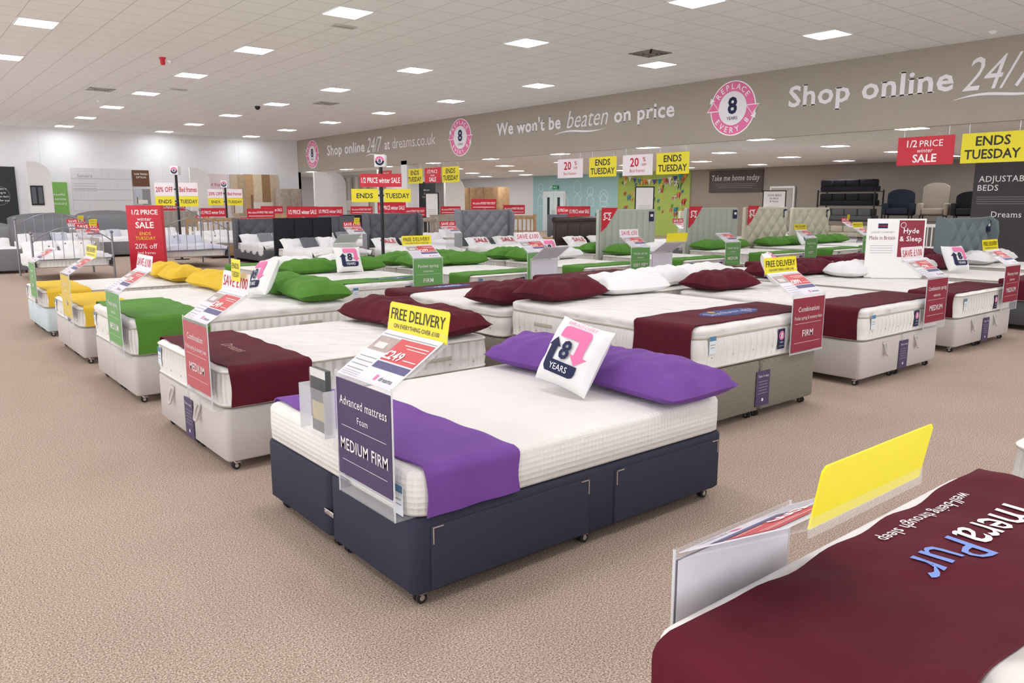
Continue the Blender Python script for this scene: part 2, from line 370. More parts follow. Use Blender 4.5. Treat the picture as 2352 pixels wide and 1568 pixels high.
# ------------------------------------------------------------------ bedding pieces
def pillow_mb(W,H,T,m,seed=0,flat=True,n=24,word=None):
    b=MB(); rr=random.Random(seed); p1,p2=rr.uniform(0,6),rr.uniform(0,6)
    bot=.30 if flat else .5
    eu,ev=(4.5,2.8) if flat else (3.2,3.2); pu=.035 if flat else .06
    def prof(u,v): return max(0,(1-abs(u)**eu)*(1-abs(v)**ev))**.52
    def xy(u,v): return (u*W/2*(1-pu*(1-v*v)),v*H/2*(1-pu*(1-u*u)-(.05*math.sin(4*u+p1) if flat else 0)*.4))
    def wr(u,v): return (.014*math.sin(5*u+p1+2*v)*math.cos(4*v+p2)+.008*math.sin(12*v+7*u+p1)*abs(u)+.006*math.sin(14*u-6*v+p2))*(T/.2)*min(1,prof(u,v)*3)
    zo=T*bot
    def lift(u,v): return (.015*T/.15*(abs(u)**5)*(.6+.5*math.sin(p1+v*2)) if flat else 0)
    def ft(a,c):
        u,v=2*a-1,2*c-1; x,y=xy(u,v); return (x,y,zo+T*(1-bot)*prof(u,v)+(wr(u,v) if flat else wr(u,v)*.25)+lift(u,v))
    def fb(a,c):
        u,v=2*a-1,2*c-1; x,y=xy(u,v); return (x,y,zo-T*bot*prof(u,v)+lift(u,v))
    b.grid(n,n,ft,m); b.grid(n,n,fb,m,flip=True)
    def zf(X,Y):
        u=max(-1,min(1,X/(W/2*.95)));v=max(-1,min(1,Y/(H/2*.95))); return zo+T*(1-bot)*prof(u,v)+.002
    if word: b.text(word,DRED,None,0,-.06,.13,z=.016,zf=zf,off=.015)
    return b,zf
def cushion_mb():
    W=.375;T=.15; b,zf=pillow_mb(W,W,T,WFAB,3,False)
    S=.225
    def patch(pts,m,z=.005):
        bm=bmesh.new(); f=bm.faces.new([bm.verts.new((x*S,y*S,0)) for x,y in pts]); bmesh.ops.triangulate(bm,faces=[f])
        bmesh.ops.subdivide_edges(bm,edges=bm.edges[:],cuts=5,use_grid_fill=True); bm.verts.index_update()
        b.add([(v.co.x,v.co.y,z+zf(v.co.x,v.co.y)) for v in bm.verts],[tuple(v.index for v in f.verts) for f in bm.faces],m,None,True); bm.free()
    patch([(-.52,-.40),(-.28,-.40),(-.28,.06),(-.52,.06)],INK); patch([(-.62,.04),(-.18,.04),(-.40,.26)],INK)
    patch([(-.44,-.58),(.36,-.58),(.46,-.54),(.50,-.45),(.50,-.28),(-.52,-.28),(-.52,-.48)],INK)
    patch([(-.36,.30),(.52,.30),(.52,.48),(.48,.57),(.40,.60),(-.26,.60),(-.34,.56),(-.36,.50)],PINK); patch([(.28,-.06),(.52,-.06),(.52,.32),(.28,.32)],PINK); patch([(.16,-.04),(.40,-.27),(.64,-.04)],PINK)
    b.text("8",INK,None,0,-.20*S,.42*S,off=.03,z=.008,zf=zf); b.text("YEARS",LET,None,0,-.50*S,.14*S,z=.010,zf=zf); b.text("REPLACE EVERY",PINK,None,.06*S,.64*S,.09*S,z=.007,zf=zf)
    return b
def pillow(T,col,mt,W=.74,H=.47,Th=.20,seed=0,desc=None,grp="pillows on the display beds",name="pillow",word=None):
    seed=seed%4
    me=cached(("pillow",mt.name,W,H,Th,seed,word),lambda:pillow_mb(W,H,Th,mt,seed,True,word=word)[0])
    return top(name,me,T,desc or (col+" velvet pillow lying at the head of a display bed"),"pillow" if name=="pillow" else "cushion",grp)
def cushion(T):
    return top("cushion",cached(("cushion8",),cushion_mb),T,"white square cushion printed with pink and navy 8 years emblem","cushion","white 8 years cushions")
# ------------------------------------------------------------------ POS sign stand
def acrylic(zb,hdr,ry,rz):
    b=MB(); W=.225; L=math.hypot(ry,rz)
    b.box(-W,W,-.004,0,zb,.895,CLEAR)
    M=fr((0,-.003,.875),(1,0,0),(0,ry,rz)); b.rect(-W,W,0,L,CLEAR,M,-.001,.003)
    b.box(-W,W,0,.10,zb,zb+.004,CLEAR)
    for x in (-W,W-.003): b.box(x,x+.003,-.006,.0,zb,.895,EDGE)
    b.box(-W,W,-.010,.0,.452,.458,EDGE)
    if hdr: b.box(-W,W,ry-.005,ry-.001,.875+rz-.02,.875+rz+.03,CLEAR)
    return b
def firm_card(col,lines):
    b=MB(); M=fr((0,-.006,0),(1,0,0),(0,0,1)); b.rect(-.215,.215,.465,.868,col,M,0,.0012); b.box(-.215,.215,.0005,.0012,.465,.868,PAPER)
    b.text(lines[0],PALEP,M,0,.765,.036,maxw=.38,shear=.05,off=.005,serif=True); b.text(lines[1],PALEP,M,0,.705,.027,maxw=.38,serif=True)
    b.rect(-.18,.18,.675,.677,PALEP,M,.001); b.text(lines[2],PALEP,M,0,.575,.049,maxw=.385,off=.008,serif=True); b.rect(-.18,.18,.530,.532,PALEP,M,.001)
    return b
def price_card(price,ry,rz):
    M=fr((0,-.005,.88),(1,0,0),(0,ry,rz)); b=MB(); b.rect(-.21,.21,.005,.29,mat("e0dee6",.35,var=.02),M,.003,.002)
    b.rect(-.20,-.05,.165,.25,mat("b0a09b",.5,var=.3,scale=40),M,.004); b.rect(-.17,-.09,.18,.215,mat("dcd7d7",.5),M,.005)
    b.rect(-.20,.20,.262,.266,GREYT,M,.004)
    b.rect(-.045,.20,.13,.255,mat("cb4a4e",.45),M,.004); b.text(price,LET,M,.02,.14,.045,z=.006,off=.02); b.rect(.10,.19,.15,.154,LET,M,.005); b.rect(.02,.19,.225,.229,LET,M,.005); b.rect(.05,.19,.21,.213,LET,M,.005)
    b.rect(-.045,.20,.085,.122,mat("53507c",.45),M,.004)
    for k in range(4): b.rect(-.195,-.06,.05+.024*k,.054+.024*k,GREYT,M,.004)
    for k in range(3): b.rect(-.195,-.06,.015+.010*k,.017+.010*k,GREYT,M,.004)
    b.text("dreams",INK,M,.13,.03,.022,z=.005); b.rect(.045,.065,.028,.056,PINK,M,.004)
    return b
def head_card(kind,ry,rz):
    M=fr((0,ry-.006,.875+rz-.005),(1,0,0),(0,.02,.12)); b=MB(); sh=[(-.22,0),(.22,0),(.22,.115),(.21,.125),(-.21,.125),(-.22,.115)]
    if kind=="free":
        b.poly(sh,YEL,M,.003,.004); b.text("FREE DELIVERY",BLACK,M,0,.055,.046,maxw=.40,z=.005,off=.005); b.text("ON EVERYTHING OVER £100",BLACK,M,0,.02,.018,maxw=.38,z=.005)
    elif kind in ("save","save50"):
        b.poly(sh,PALEP,M,.003,.004); b.text("SAVE £100" if kind=="save" else "SAVE £50",DRED,M,0,.035,.062,maxw=.40,z=.005)
    elif kind=="red50": b.poly(sh,RED,M,.003,.004); b.text("SAVE £50",LET,M,0,.035,.062,maxw=.40,z=.005,off=.01)
    elif kind=="red100": b.poly(sh,RED,M,.003,.004); b.text("SAVE £100",LET,M,0,.035,.062,maxw=.40,z=.005,off=.01)
    return b
def ends_flag():
    M=fr((0,.22,1.11),(1,0,0),(.12,0,.99)); b=MB(); b.rect(.03,.17,0,.13,YEL,M,.001,.003); b.text("ENDS",BLACK,M,.10,.075,.032,z=.003,maxw=.12); b.text("TUESDAY",BLACK,M,.10,.025,.032,z=.003,maxw=.12); return b
def sign_stand(T,zb,col,lines,hdr,price="£249",flag=False,cname="coloured",leaf=False,reach=(.25,.160)):
    o=top("price_sign_stand",None,T,"clear acrylic price stand with %s card on a bed foot"%cname,"sign stand","acrylic price stands on the bed feet")
    part("acrylic_holder",cached(("acr",round(zb,2),bool(hdr),reach),lambda:acrylic(zb,hdr,*reach)),o,label="clear acrylic holder")
    if lines: part("firmness_card",cached(("fc",col.name,lines),lambda:firm_card(col,lines)),o,label=cname+" firmness card")
    part("price_card",cached(("pc",price,reach),lambda:price_card(price,*reach)),o)
    if hdr: part("header_card",cached(("hc",hdr,reach),lambda:head_card(hdr,*reach)),o,label={"free":"yellow FREE DELIVERY header card","red50":"red save header card","red100":"red save header card"}.get(hdr,"white save header card"))
    if flag: part("corner_flag",cached(("fl",),ends_flag),o,label="yellow ENDS TUESDAY flag")
    if leaf:
        q=part("leaflet_pocket",MB().box(-.12,.12,-.05,-.046,.60,.80,CLEAR).box(-.12,.14,0,.004,.60,.86,CLEAR).box(-.12,-.116,-.05,0,.60,.80,EDGE).box(.116,.12,-.05,0,.60,.80,EDGE).box(-.12,.12,-.05,0,.60,.604,CLEAR),o,TR(-.365,.0,0),label="clear acrylic leaflet pocket")
        part("leaflet",MB().box(-.04,.10,-.03,-.005,.61,.88,mat("4d5053",.5,var=.6,scale=12)).box(-.03,.09,-.032,-.03,.66,.74,mat("b5a77c",.5,var=.3,scale=40)).box(-.04,.10,-.032,-.03,.845,.88,mat("d8d8d8",.5)),q,label="dark grey printed leaflet")
    return o
# ------------------------------------------------------------------ divan bed
def mattress_mb(w,l,z0,th,mt,style):
    b=MB(); z1=z0+th
    rings=[(.03,z0),(.006,z0+.008),(-.004,z0+.014),(-.004,z0+.022),(.004,z0+.028),(-.004,z0+th*.35),(-.006,z0+th*.5)]
    band={1:PIPE,2:PIPE,4:MATS2,5:MATS2,6:MATS2}
    if style=="pillow":
        rings+=[(.002,z1-.085),(.006,z1-.078),(-.004,z1-.074),(-.004,z1-.066),(.006,z1-.062),(.004,z1-.055),(-.004,z1-.03),(.0,z1-.012),(.02,z1-.001),(.06,z1+.006),(.2,z1+.01)]
        band.update({8:PIPE,9:PIPE,10:PIPE})
    elif style=="foam": rings=[(.02,z0),(.0,z0+.012),(-.002,z0+th*.5),(.0,z1-.02),(.008,z1-.006),(.022,z1),(.2,z1+.002)]; band={}
    else:
        rings+=[(.004,z1-.028),(-.004,z1-.022),(-.004,z1-.014),(.004,z1-.008),(.02,z1),(.06,z1+.004),(.2,z1+.006)]
        band.update({7:PIPE,8:PIPE})
    b.loft(w,l,.09,rings,mt,0,l/2,band=band,n=6)
    if style!="foam":
        for s in (-1,1):
            for yy in (.45,l-.45): b.box(s*(w/2+.004)-.005,s*(w/2+.004)+.005,yy-.11,yy+.11,z0+th*.42,z0+th*.42+.03,PIPE,r=.003)
            for k in range(9): b.ball((s*(w/2+.002),.15+(l-.3)*k/8,z0+th*.30),.008,PIPE,6)
        for k in range(6): b.ball((-w/2+.15+(w-.3)*k/5,-.001,z0+th*.30),.007,PIPE,6)
    return b
def tag_mb():
    b=MB(); M=FM; b.rect(-.042,.042,-.075,.075,INK,M,.001,.002); b.ring(.018,.034,PINK,M,.002,20,cy=.025); b.text("8",LET,M,0,.008,.034,z=.003,off=.02)
    b.text("YEARS",LET,M,0,-.03,.010,z=.003); b.rect(-.03,.03,-.055,-.05,GREYT,M,.002); return b
def swing_mb():
    b=MB(); M=FM; b.rect(-.035,.035,-.06,.06,mat("dfe8ee",.5),M,.001,.002); b.rect(-.035,.035,.03,.06,mat("4d7fa3",.5),M,.002); b.rect(-.025,.025,-.02,-.015,GREYT,M,.002);b.rect(-.025,.025,0,.005,GREYT,M,.002); return b
def base_mb(w,l,h,mt,split=True):
    b=MB(); z0=.065
    rg=[(.012,z0),(.0,z0+.012),(0,h-.02),(.004,h-.008),(.014,h)]
    for s in (-1,1): b.loft(w/2-.003,l,.045,rg,mt,s*(w/4+.0005),l/2)
    b.box(-.0035,.0035,.05,l-.05,z0+.01,h-.02,RUB)
    return b
def caster_mb():
    b=MB(); b.cyl((0,0,.045),(0,0,.075),.010,CHROME,8); b.cyl((-.016,0,.024),(-.004,0,.024),.024,RUB,14); b.cyl((.004,0,.024),(.016,0,.024),.024,RUB,14)
    b.cyl((-.018,0,.024),(.018,0,.024),.012,CHROME,10); b.box(-.02,.02,-.012,.026,.036,.052,CHROME,r=.004); return b
def drawer_mb(l,h,mt):
    b=MB(); b.box(0,.012,0,l,0,h,mt,r=.004); return b
def bracket_mb():
    b=MB(); b.box(.012,.016,0,.05,-.006,0,CHROME); b.box(.012,.016,0,.006,-.07,0,CHROME); return b
def strap_mb(mt):
    b=MB(); b.tube([(-.03,0,.10),(-.035,-.02,.05),(-.025,-.03,.0),(.0,-.03,-.01),(.0,-.02,.02),(.02,0,.10)],.010,mt,6); b.box(-.05,.03,-.008,.002,.085,.11,mt,r=.003); return b
def infocard_mb():
    b=MB(); M=FM; b.rect(-.085,.085,-.13,.13,PCARD,M,.002,.003); b.text("Take it easy",PALEP,M,0,.085,.018,z=.004,shear=.1,serif=True)
    for k in range(5): b.rect(-.06+.008*(k%2),.06-.008*(k%2),.05-.022*k,.054-.022*k,GREYT,M,.003)
    b.disk(.012,PALEP,M,.003,14,cy=-.085); return b
def runner_mb(w,y0,y1,ztop,zlow,mt,seed=0,wr=.003,text=None):
    b=MB(); hw=w/2+.004; path=[]
    for k in range(8): path.append((-hw,zlow+(ztop-.02-zlow)*k/7,-1,0))
    for k in range(1,4): a=math.pi-math.pi/2*k/4; path.append((-hw+.02+.02*math.cos(a),ztop-.02+.02*math.sin(a),math.cos(a),math.sin(a)))
    for k in range(41): path.append((-hw+.02+(2*hw-.04)*k/40,ztop+.004,0,1))
    for k in range(1,4): a=math.pi/2-math.pi/2*k/4; path.append((hw-.02+.02*math.cos(a),ztop-.02+.02*math.sin(a),math.cos(a),math.sin(a)))
    for k in range(8): path.append((hw,ztop-.02-(ztop-.02-zlow)*k/7,1,0))
    n=len(path)-1; ny=24; rr=random.Random(seed); ph=[rr.uniform(0,6) for _ in range(4)]
    def wf(x,y): 
        fold=math.exp(-((math.sin(3.1*x+5.5*y+ph[3]))/.22)**2)
        return wr*(1+.6*math.sin(9*x+ph[0]+7*y)+.5*math.sin(14*y+ph[1]-5*x)+.35*math.sin(23*x+11*y+ph[2])+(.9*fold if wr>.004 else 0))
    def P(off):
        def f(a,c):
            i=round(a*n); x,z,nx,nz=path[i]; y=y0+(y1-y0)*c; s=x+(z-ztop)*(1 if x>0 else -1)*-1
            d=off+wf(s,y)
            if nz==0: d+=1.2*wr*(1+math.sin(30*y+ph[3]))*(ztop-z)/.2
            return (x+nx*d,y+.005*math.sin(i*.7+ph[3])*(2*c-1),z+nz*d)
        return f
    b.grid(n,ny,P(.010),mt); b.grid(n,ny,P(.002),mt,flip=True)
    for c in (0,1):
        pts=[]
        for i in range(n+1): pts.append(P(.010)(i/n,c)); pts.append(P(.002)(i/n,c))
        b.add(pts,[(2*i,2*i+1,2*i+3,2*i+2) if c else (2*i,2*i+2,2*i+3,2*i+1) for i in range(n)],mt)
    if text: text(b,lambda X,Y:ztop+.004+.010+wf(X,Y)+.002)
    return b
def oval(b,zf,cx,cy,rx,ry,m):
    for i in range(4):
        r0,r1=i/4,(i+1)/4; n=28; vs=[];
        for k in range(n+1):
            a=2*math.pi*k/n
            for r in (r0,r1): x=cx+rx*r*math.cos(a);y=cy+ry*r*math.sin(a); vs.append((x,y,zf(x,y)))
        b.add(vs,[(2*k,2*k+1,2*k+3,2*k+2) for k in range(n)],m)
def emb(b,zf,s,m,x,y,h,**k): b.text(s,m,None,x,y,h,z=.002,zf=zf,**k)
def tag_text_logo(b,z):
    oval(b,z,.1,.28,.30,.09,mat("2b4f94",.6)); emb(b,z,"silentnight",LET,.1,.255,.06,maxw=.48,off=.01)
def text_harmony(b,z):
    oval(b,z,.0,.30,.32,.13,mat("2f4480",.6)); emb(b,z,"Slumberright",mat("b9b6d8",.6),.0,.25,.095,maxw=.56,off=.01,shear=.1); oval(b,lambda X,Y:z(X,Y)+.001,-.12,.375,.03,.03,mat("e9a93a",.6))
def text_pur(b,z):
    emb(b,z,"mera",LET,-.50,.205,.115,w=.35,al='L',off=.004); emb(b,z,"Pur",mat("7f9be0",.6),-.13,.205,.115,w=.25,al='L'); emb(b,z,"well-being through sleep",LET,-.23,.10,.035,w=.50)
def text_gold(b,z): emb(b,z,"Dreams",mat("b98f80",.6),.1,.25,.07,shear=.1,serif=True)
RC={"maroon":MAROON,"purple":PURPLE,"green":GREEN,"yellow":YELF,"white":WFAB}
BN={id(NAVY):"navy",id(LGREY):"pale grey",id(PALEB):"pale blue",id(TWEED):"grey-brown tweed",id(CHAR):"charcoal grey"}
def divan(x,y,rot,w=1.35,l=1.9,bh=.40,th=.22,base=LGREY,style="std",runner="green",ry=(.04,.50),pil=None,drawers=False,straps=True,card=True,sign=None,leaf=False,cush=None,rtext=None,zlow=None,mt=None,wr=.003,facetext=None,sx=None,sz=0,prot=None,reach=(.25,.160),pW=None,pdx=0):
    T=TR(x,y,0,rot); zt=bh+th; mt=mt or MATT
    o=top("divan_bed",None,T,"%s divan bed with white mattress and %s foot runner"%(BN[id(base)],runner),"bed","divan beds on the shop floor")
    part("divan_base",cached(("base",w,l,bh,base.name),lambda:base_mb(w,l,bh,base)),o,label=BN[id(base)]+" fabric divan base")
    mo=part("mattress",cached(("matt",w,l,bh,th,mt.name,style),lambda:mattress_mb(w,l,bh+.001,th,mt,style)),o,label="white quilted mattress")
    part("label_tag",cached(("tag",),tag_mb),mo,TR(w/2-.53,-.012,bh+th*.45))
    part("maker_label",cached(("swing",),swing_mb),mo,TR(-w/2+.14,-.012,bh+th*.6) if style!="foam" else TR(w/2-.08,-.012,bh+th*.4))
    if facetext: 
        b=MB(); b.text(facetext,mat("8f8a84",.6),FM,0,0,.035,z=.001,serif=True); part("maker_lettering",b,mo,TR(w/2-.30,-.012,bh+th*.3))
    cs=[(-w/2+.07,.07),(-.05,.07),(.05,.07),(w/2-.07,.07),(-w/2+.07,l-.07),(w/2-.07,l-.07),(w/2-.07,l/2),(-w/2+.07,l/2)]
    for cx,cy in cs: part("caster_wheel",cached(("cast",),caster_mb),o,TR(cx,cy,0))
    if drawers:
        for a,c in ((.08,.93),(1.10,l-.05)):
            d=part("drawer",cached(("drw",base.name,round(c-a,2)),lambda:drawer_mb(c-a,bh-.115,base)),o,TR(w/2-.004,a,.08))
            part("corner_pull",cached(("brk",),bracket_mb),d,TR(0,.004,bh-.117),label="chrome corner pull")
            part("corner_pull",cached(("brk",),bracket_mb),d,Matrix.Translation((0,c-a-.004,bh-.117))@Matrix.Scale(-1,4,(0,1,0)),label="chrome corner pull")
        part("link_bar",MB().box(-.045,.045,-.006,.0,-.012,.012,CHROME,r=.002).cyl((-.03,-.009,0),(-.03,0,0),.006,CHROME,8).cyl((.03,-.009,0),(.03,0,0),.006,CHROME,8),o,TR(0,0,.19),label="chrome link bar")
    elif straps:
        for q in (-.30,.24): part("pull_strap",cached(("strap",base.name),lambda:strap_mb(base)),o,TR(q*w/1.35,-.003,bh-.14))
    if card: part("information_card",cached(("info",),infocard_mb),o,TR(.02,-.006,bh*.52))
    if runner:
        rm=RC[runner]
        me=cached(("runner",w,ry,zt,zlow,rm.name,rtext.__name__ if rtext else 0,wr),lambda:runner_mb(w,ry[0],ry[1],zt,(zlow if zlow is not None else bh+.02),rm,1,wr,rtext))
        top("bed_runner",me,T,"%s velvet runner draped across the foot of a mattress"%runner,"bed runner","velvet runners on the mattresses")
    zp=zt+.008
    if pil:
        for k,pc in enumerate(pil):
            if not pc: continue
            px=(-w/4-.01 if k==0 else w/4+.03)+pdx
            pillow(T@TR(px,l-.26,zp,(prot[k] if prot else R.uniform(-8,8))),pc,RC[pc],W=pW or round(min(.76,w/2+.04),2),seed=R.randint(0,3),desc=None if pc!="white" else "white cotton pillow lying at the head of a display bed")
    if cush is not None:
        cushion(T@TR(cush[0],cush[1],zt+.17,cush[2] if len(cush)>2 else 0,rx=62)@Matrix.Rotation(D2(cush[3] if len(cush)>3 else 0),4,'Z'))
    if sign:
        sc,lines,hdr,price,flag=sign
        SCM={"purple":PCARD,"maroon":MCARD,"red":MCARD2,"green":GCARD,"yellow":YCARD}
        sign_stand(T@TR(sx if sx is not None else w/2-.255,-.052,sz),bh+.004 if bh+.004<.45 else .44,SCM[sc],lines,hdr,price,flag,sc,leaf,reach)
    return T
PS="Pocket spring & memory foam"
# Row A
divan(1.45,2.38+.705,-90,1.41,1.93,.375,.185,NAVY,"foam","purple",(.06,.51),("purple","purple"),True,False,False,("purple",("Advanced mattress","Foam","MEDIUM FIRM"),"free","£249",False),True,(.15,1.42,6,-9),mt=MATD,zlow=.385,prot=(5,-5),pW=.80,pdx=.03)
divan(1.45,4.42+.68,-90,1.37,1.93,.38,.235,LGREY,"std","maroon",(.04,.54),("maroon","maroon"),sign=("red",("Combination",PS,"MEDIUM"),"save","£349",True),rtext=text_gold)
divan(1.45,6.45+.68,-90,1.35,1.93,.38,.29,LGREY,"pillow","green",(.04,.60),("green","green"),straps=False,card=False,sign=("green",("Pocket spring","mattress","MEDIUM"),"save","£399",False),cush=(.0,1.40,0,8))
divan(1.45,8.42+.68,-90,1.35,1.93,.36,.20,LGREY,"std","yellow",(.04,.50),("yellow","yellow"),straps=False,card=False,sign=("yellow",("Open coil","mattress","FIRM"),"free","£199",False))
divan(1.45,10.48+.68,-90,1.35,1.93,.34,.20,PALEB,"std","yellow",(.04,.50),("yellow","yellow"),straps=False,card=False,sign=("green",("Open coil","mattress","FIRM"),None,"£149",False))
# Row B
divan(4.15+.75,3.15,0,1.50,2.0,.44,.30,TWEED,"pillow","maroon",(.05,.56),("maroon","white"),straps=False,sign=("maroon",("Combination",PS,"FIRM"),"free","£899",False),rtext=text_harmony,facetext="HARMONY")
divan(6.42+.75,3.17,0,1.50,2.0,.39,.28,LGREY,"pillow","maroon",(.05,.56),("maroon",None),sign=("maroon",("Combination spring","mattress","MEDIUM"),"save","£799",False),cush=(.25,1.62,25))
divan(8.68+.75,3.3,0,1.50,2.0,.36,.26,LGREY,"std","maroon",(.05,.52),(None,"white"),sign=("maroon",("Memory foam","mattress","MEDIUM"),"free","£599",False))
divan(10.95+.7,3.2,0,1.40,2.0,.36,.25,CHAR,"std","maroon",(.05,.52),("white","maroon"),sign=("maroon",("Memory foam","mattress","FIRM"),"free","£499",False),cush=(-.1,1.35,-20))
divan(13.2+.7,3.2,0,1.50,2.0,.36,.25,LGREY,"std","maroon",(.05,.52),("white","white"),sign=None)
# Row C
divan(4.12+.72,7.22,180,1.44,2.0,.40,.26,TWEED,"pillow","maroon",(.05,.52),("maroon","maroon"),rtext=tag_text_logo)
divan(6.20+.72,7.25,180,1.44,2.0,.40,.28,LGREY,"std","maroon",(.05,.52),("white","white"),sign=("maroon",("Memory foam","mattress","SOFT"),None,"£699",False),rtext=text_gold)
divan(8.45+.7,7.25,180,1.40,2.0,.38,.26,LGREY,"std","maroon",(.05,.52),("maroon","maroon"),sign=("maroon",("Memory foam","mattress","SOFT"),"free","£699",False))
divan(10.6+.7,7.25,180,1.40,2.0,.38,.26,LGREY,"std","maroon",(.05,.52),("maroon","maroon"))
divan(12.7+.7,7.25,180,1.40,2.0,.38,.26,LGREY,"std","maroon",(.05,.52),("maroon","maroon"))
# Row D
Gs=lambda f,h="save",p="£299":("green",("Pocket spring","mattress",f),h,p,False)
divan(4.25+.7,8.38,0,1.40,2.0,.36,.24,LGREY,"pillow","green",(.05,.52),("green","green"),straps=False,sign=("green",("Pocket spring","mattress","FIRM"),"free","£299",False),cush=(.05,1.38,-10),rtext=tag_text_logo)
divan(6.12+.7,8.38,0,1.40,2.0,.36,.24,LGREY,"std","green",(.05,.52),("green","green"),straps=False,sign=Gs("FIRM"))
divan(8.25+.7,8.38,0,1.40,2.0,.36,.24,LGREY,"std","green",(.05,.52),("green","white"),straps=False,sign=Gs("VERY FIRM","save50"),cush=(-.3,1.38,-10))
divan(10.6+.75,8.38,0,1.50,2.0,.36,.24,LGREY,"std","green",(.05,.52),("green","white"),straps=False,sign=Gs("MEDIUM",None))
divan(13.2+.75,8.38,0,1.50,2.0,.36,.24,LGREY,"std","green",(.05,.52),("green","green"),straps=False,sign=Gs("SOFT","free"))
divan(15.5+.75,8.38,0,1.50,2.0,.36,.24,LGREY,"std","green",(.05,.52),("green","green"),straps=False,sign=Gs("SOFT","free"),cush=(.2,1.38,0))
divan(17.5+.75,8.38,0,1.50,2.0,.36,.24,LGREY,"std","green",(.05,.52),("green","green"),straps=False)
# Row E
for k,(xx,pc) in enumerate(((4.25,("white","white")),(6.12,("green","green")),(8.25,("green","green")),(10.7,("white","green")))):
    divan(xx+.7,12.62 if k>2 else 12.45,180,1.40,2.0,.36,.24,LGREY,"std","green",(.05,.52),pc,straps=False,sign=Gs("FIRM",None) if k in (1,) else None)
# beds this side of the aisle
divan(1.09+.76,.93,180,1.52,2.0,.42,.30,LGREY,"std","maroon",(.05,.49),None,sign=("purple",("Advanced mattress","Foam","MEDIUM"),"free","£999",False),rtext=text_pur,zlow=.34,wr=.0075,sx=.38,sz=-.06,reach=(.30,.17))
divan(3.06+.76,.95,180,1.52,2.0,.42,.30,LGREY,"std","maroon",(.07,.49),None)
# ------------------------------------------------------------------ headboards and bed frames
def disp(b,w,h,z0,fn,m,M,nx,nz):
    b.grid(nx,nz,lambda a,c:((a-.5)*w,-fn((a-.5)*w,c*h),z0+c*h),m,M)
def headboard_mb(w,h,style,m,z0=0.0):
    b=MB()
    if style=="tuft":
        b.box(-w/2,w/2,0,.09,z0,h,m,r=.025)
        sx,sz=.19,.19; hh=h-.35
        def f(x,z):
            a=abs(math.sin(math.pi*(x/sx+z/sz)/2)*math.sin(math.pi*(x/sx-z/sz)/2)); k=min(1,(w/2-.05-abs(x))/.04); return .002+.065*math.sqrt(a)*max(0,k)
        disp(b,w-.10,hh-.05,.35,f,m,I4,int(w/.022),int(hh/.024))
        for i in range(-int(w/2/sx),int(w/2/sx)+1):
            for j in range(0,int(hh/sz)+1):
                x=i*sx; zz=.35+j*sz
                if abs(x)<w/2-.08 and zz<h-.07 and (i+j)%2==0: b.ball((x,-.004,zz),.012,m,6)
    elif style=="wing":
        b=headboard_mb(w-.16,h,"tuft",m,z0)
        for s in (-1,1):
            xx=s*(w/2-.04); pts=[(-.10,z0),(.10,z0),(.10,h),(-.0,h+.02),(-.13,h-.06),(-.16,h-.25),(-.12,h-.6)]
            b.poly(pts,m,fr((xx-.035,0,0),(0,1,0),(0,0,1)),.07,.07)
    elif style=="stripe":
        b.box(-w/2,w/2,0,.08,z0,h,m,r=.02); sp=w/9
        disp(b,w-.02,h-.15,.12,lambda x,z:.004+.035*abs(math.cos(math.pi*x/sp))**.5,m,I4,108,3)
    elif style=="arch":
        n=20; pts=[(-w/2,z0),(w/2,z0)]+[(w/2-(w*i/n),h-.14+.14*math.sin(math.pi*i/n)**.6) for i in range(n+1)]
        b.poly(pts,m,FM,.0,.09)
        def f(x,z): return .045*(max(0,1-(abs(x)/(w/2-.06))**6)*max(0,1-abs((z-.4)/.42)**6))**.5
        disp(b,w-.16,h-.42,.28,lambda x,z:f(x,z*.84/(h-.42)),m,I4,24,14)
    elif style=="roll":
        b.box(-w/2,w/2,0,.07,z0,h-.08,m,r=.02); b.cyl((-w/2,.03,h-.07),(w/2,.03,h-.07),.075,m,18)
        for k in range(4): b.box(-w/2+.03+k*(w-.06)/4+.006,-w/2+.03+(k+1)*(w-.06)/4-.006,-.03,.0,.35,h-.16,m,r=.02)
    elif style=="panel":
        b.box(-w/2,w/2,0,.06,z0,h,m,r=.015); 
        for k in range(3): b.box(-w/2+.05+k*(w-.1)/3,-w/2+.05+(k+1)*(w-.1)/3-.012,-.025,0,.35,h-.05,m,r=.012)
    elif style=="wood":
        for s in (-1,1): b.box(s*(w/2)-.04,s*(w/2)+.04,0,.07,0,h,m,r=.006)
        b.box(-w/2,w/2,.01,.06,h-.14,h-.03,m,r=.006); b.box(-w/2,w/2,.01,.06,.40,.50,m,r=.006)
        for k in range(9): x=-w/2+w*(k+1)/10; b.box(x-.022,x+.022,.025,.045,.5,h-.14,m,r=.004)
    elif style=="metal":
        for s in (-1,1): b.cyl((s*w/2,0,0),(s*w/2,0,h-.1),.020,m,12); b.ball((s*w/2,0,h-.06),.035,m)
        n=16; arc=lambda u,k:(-w/2+w*u,0,h-.25-k+(.30)*math.sin(math.pi*u)**.8)
        b.tube([arc(i/n,0) for i in range(n+1)],.012,m); b.tube([(-w/2,0,.45),(w/2,0,.45)],.010,m); 
        for k in range(7): u=(k+1)/8; p=arc(u,0); b.cyl((p[0],0,.45),p,.006,m,8)
        for k in range(4): u=(k+1)/5; p=arc(u,0); b.ball((p[0],0,.45+(p[2]-.45)*.5),.018,m,8)
    return b
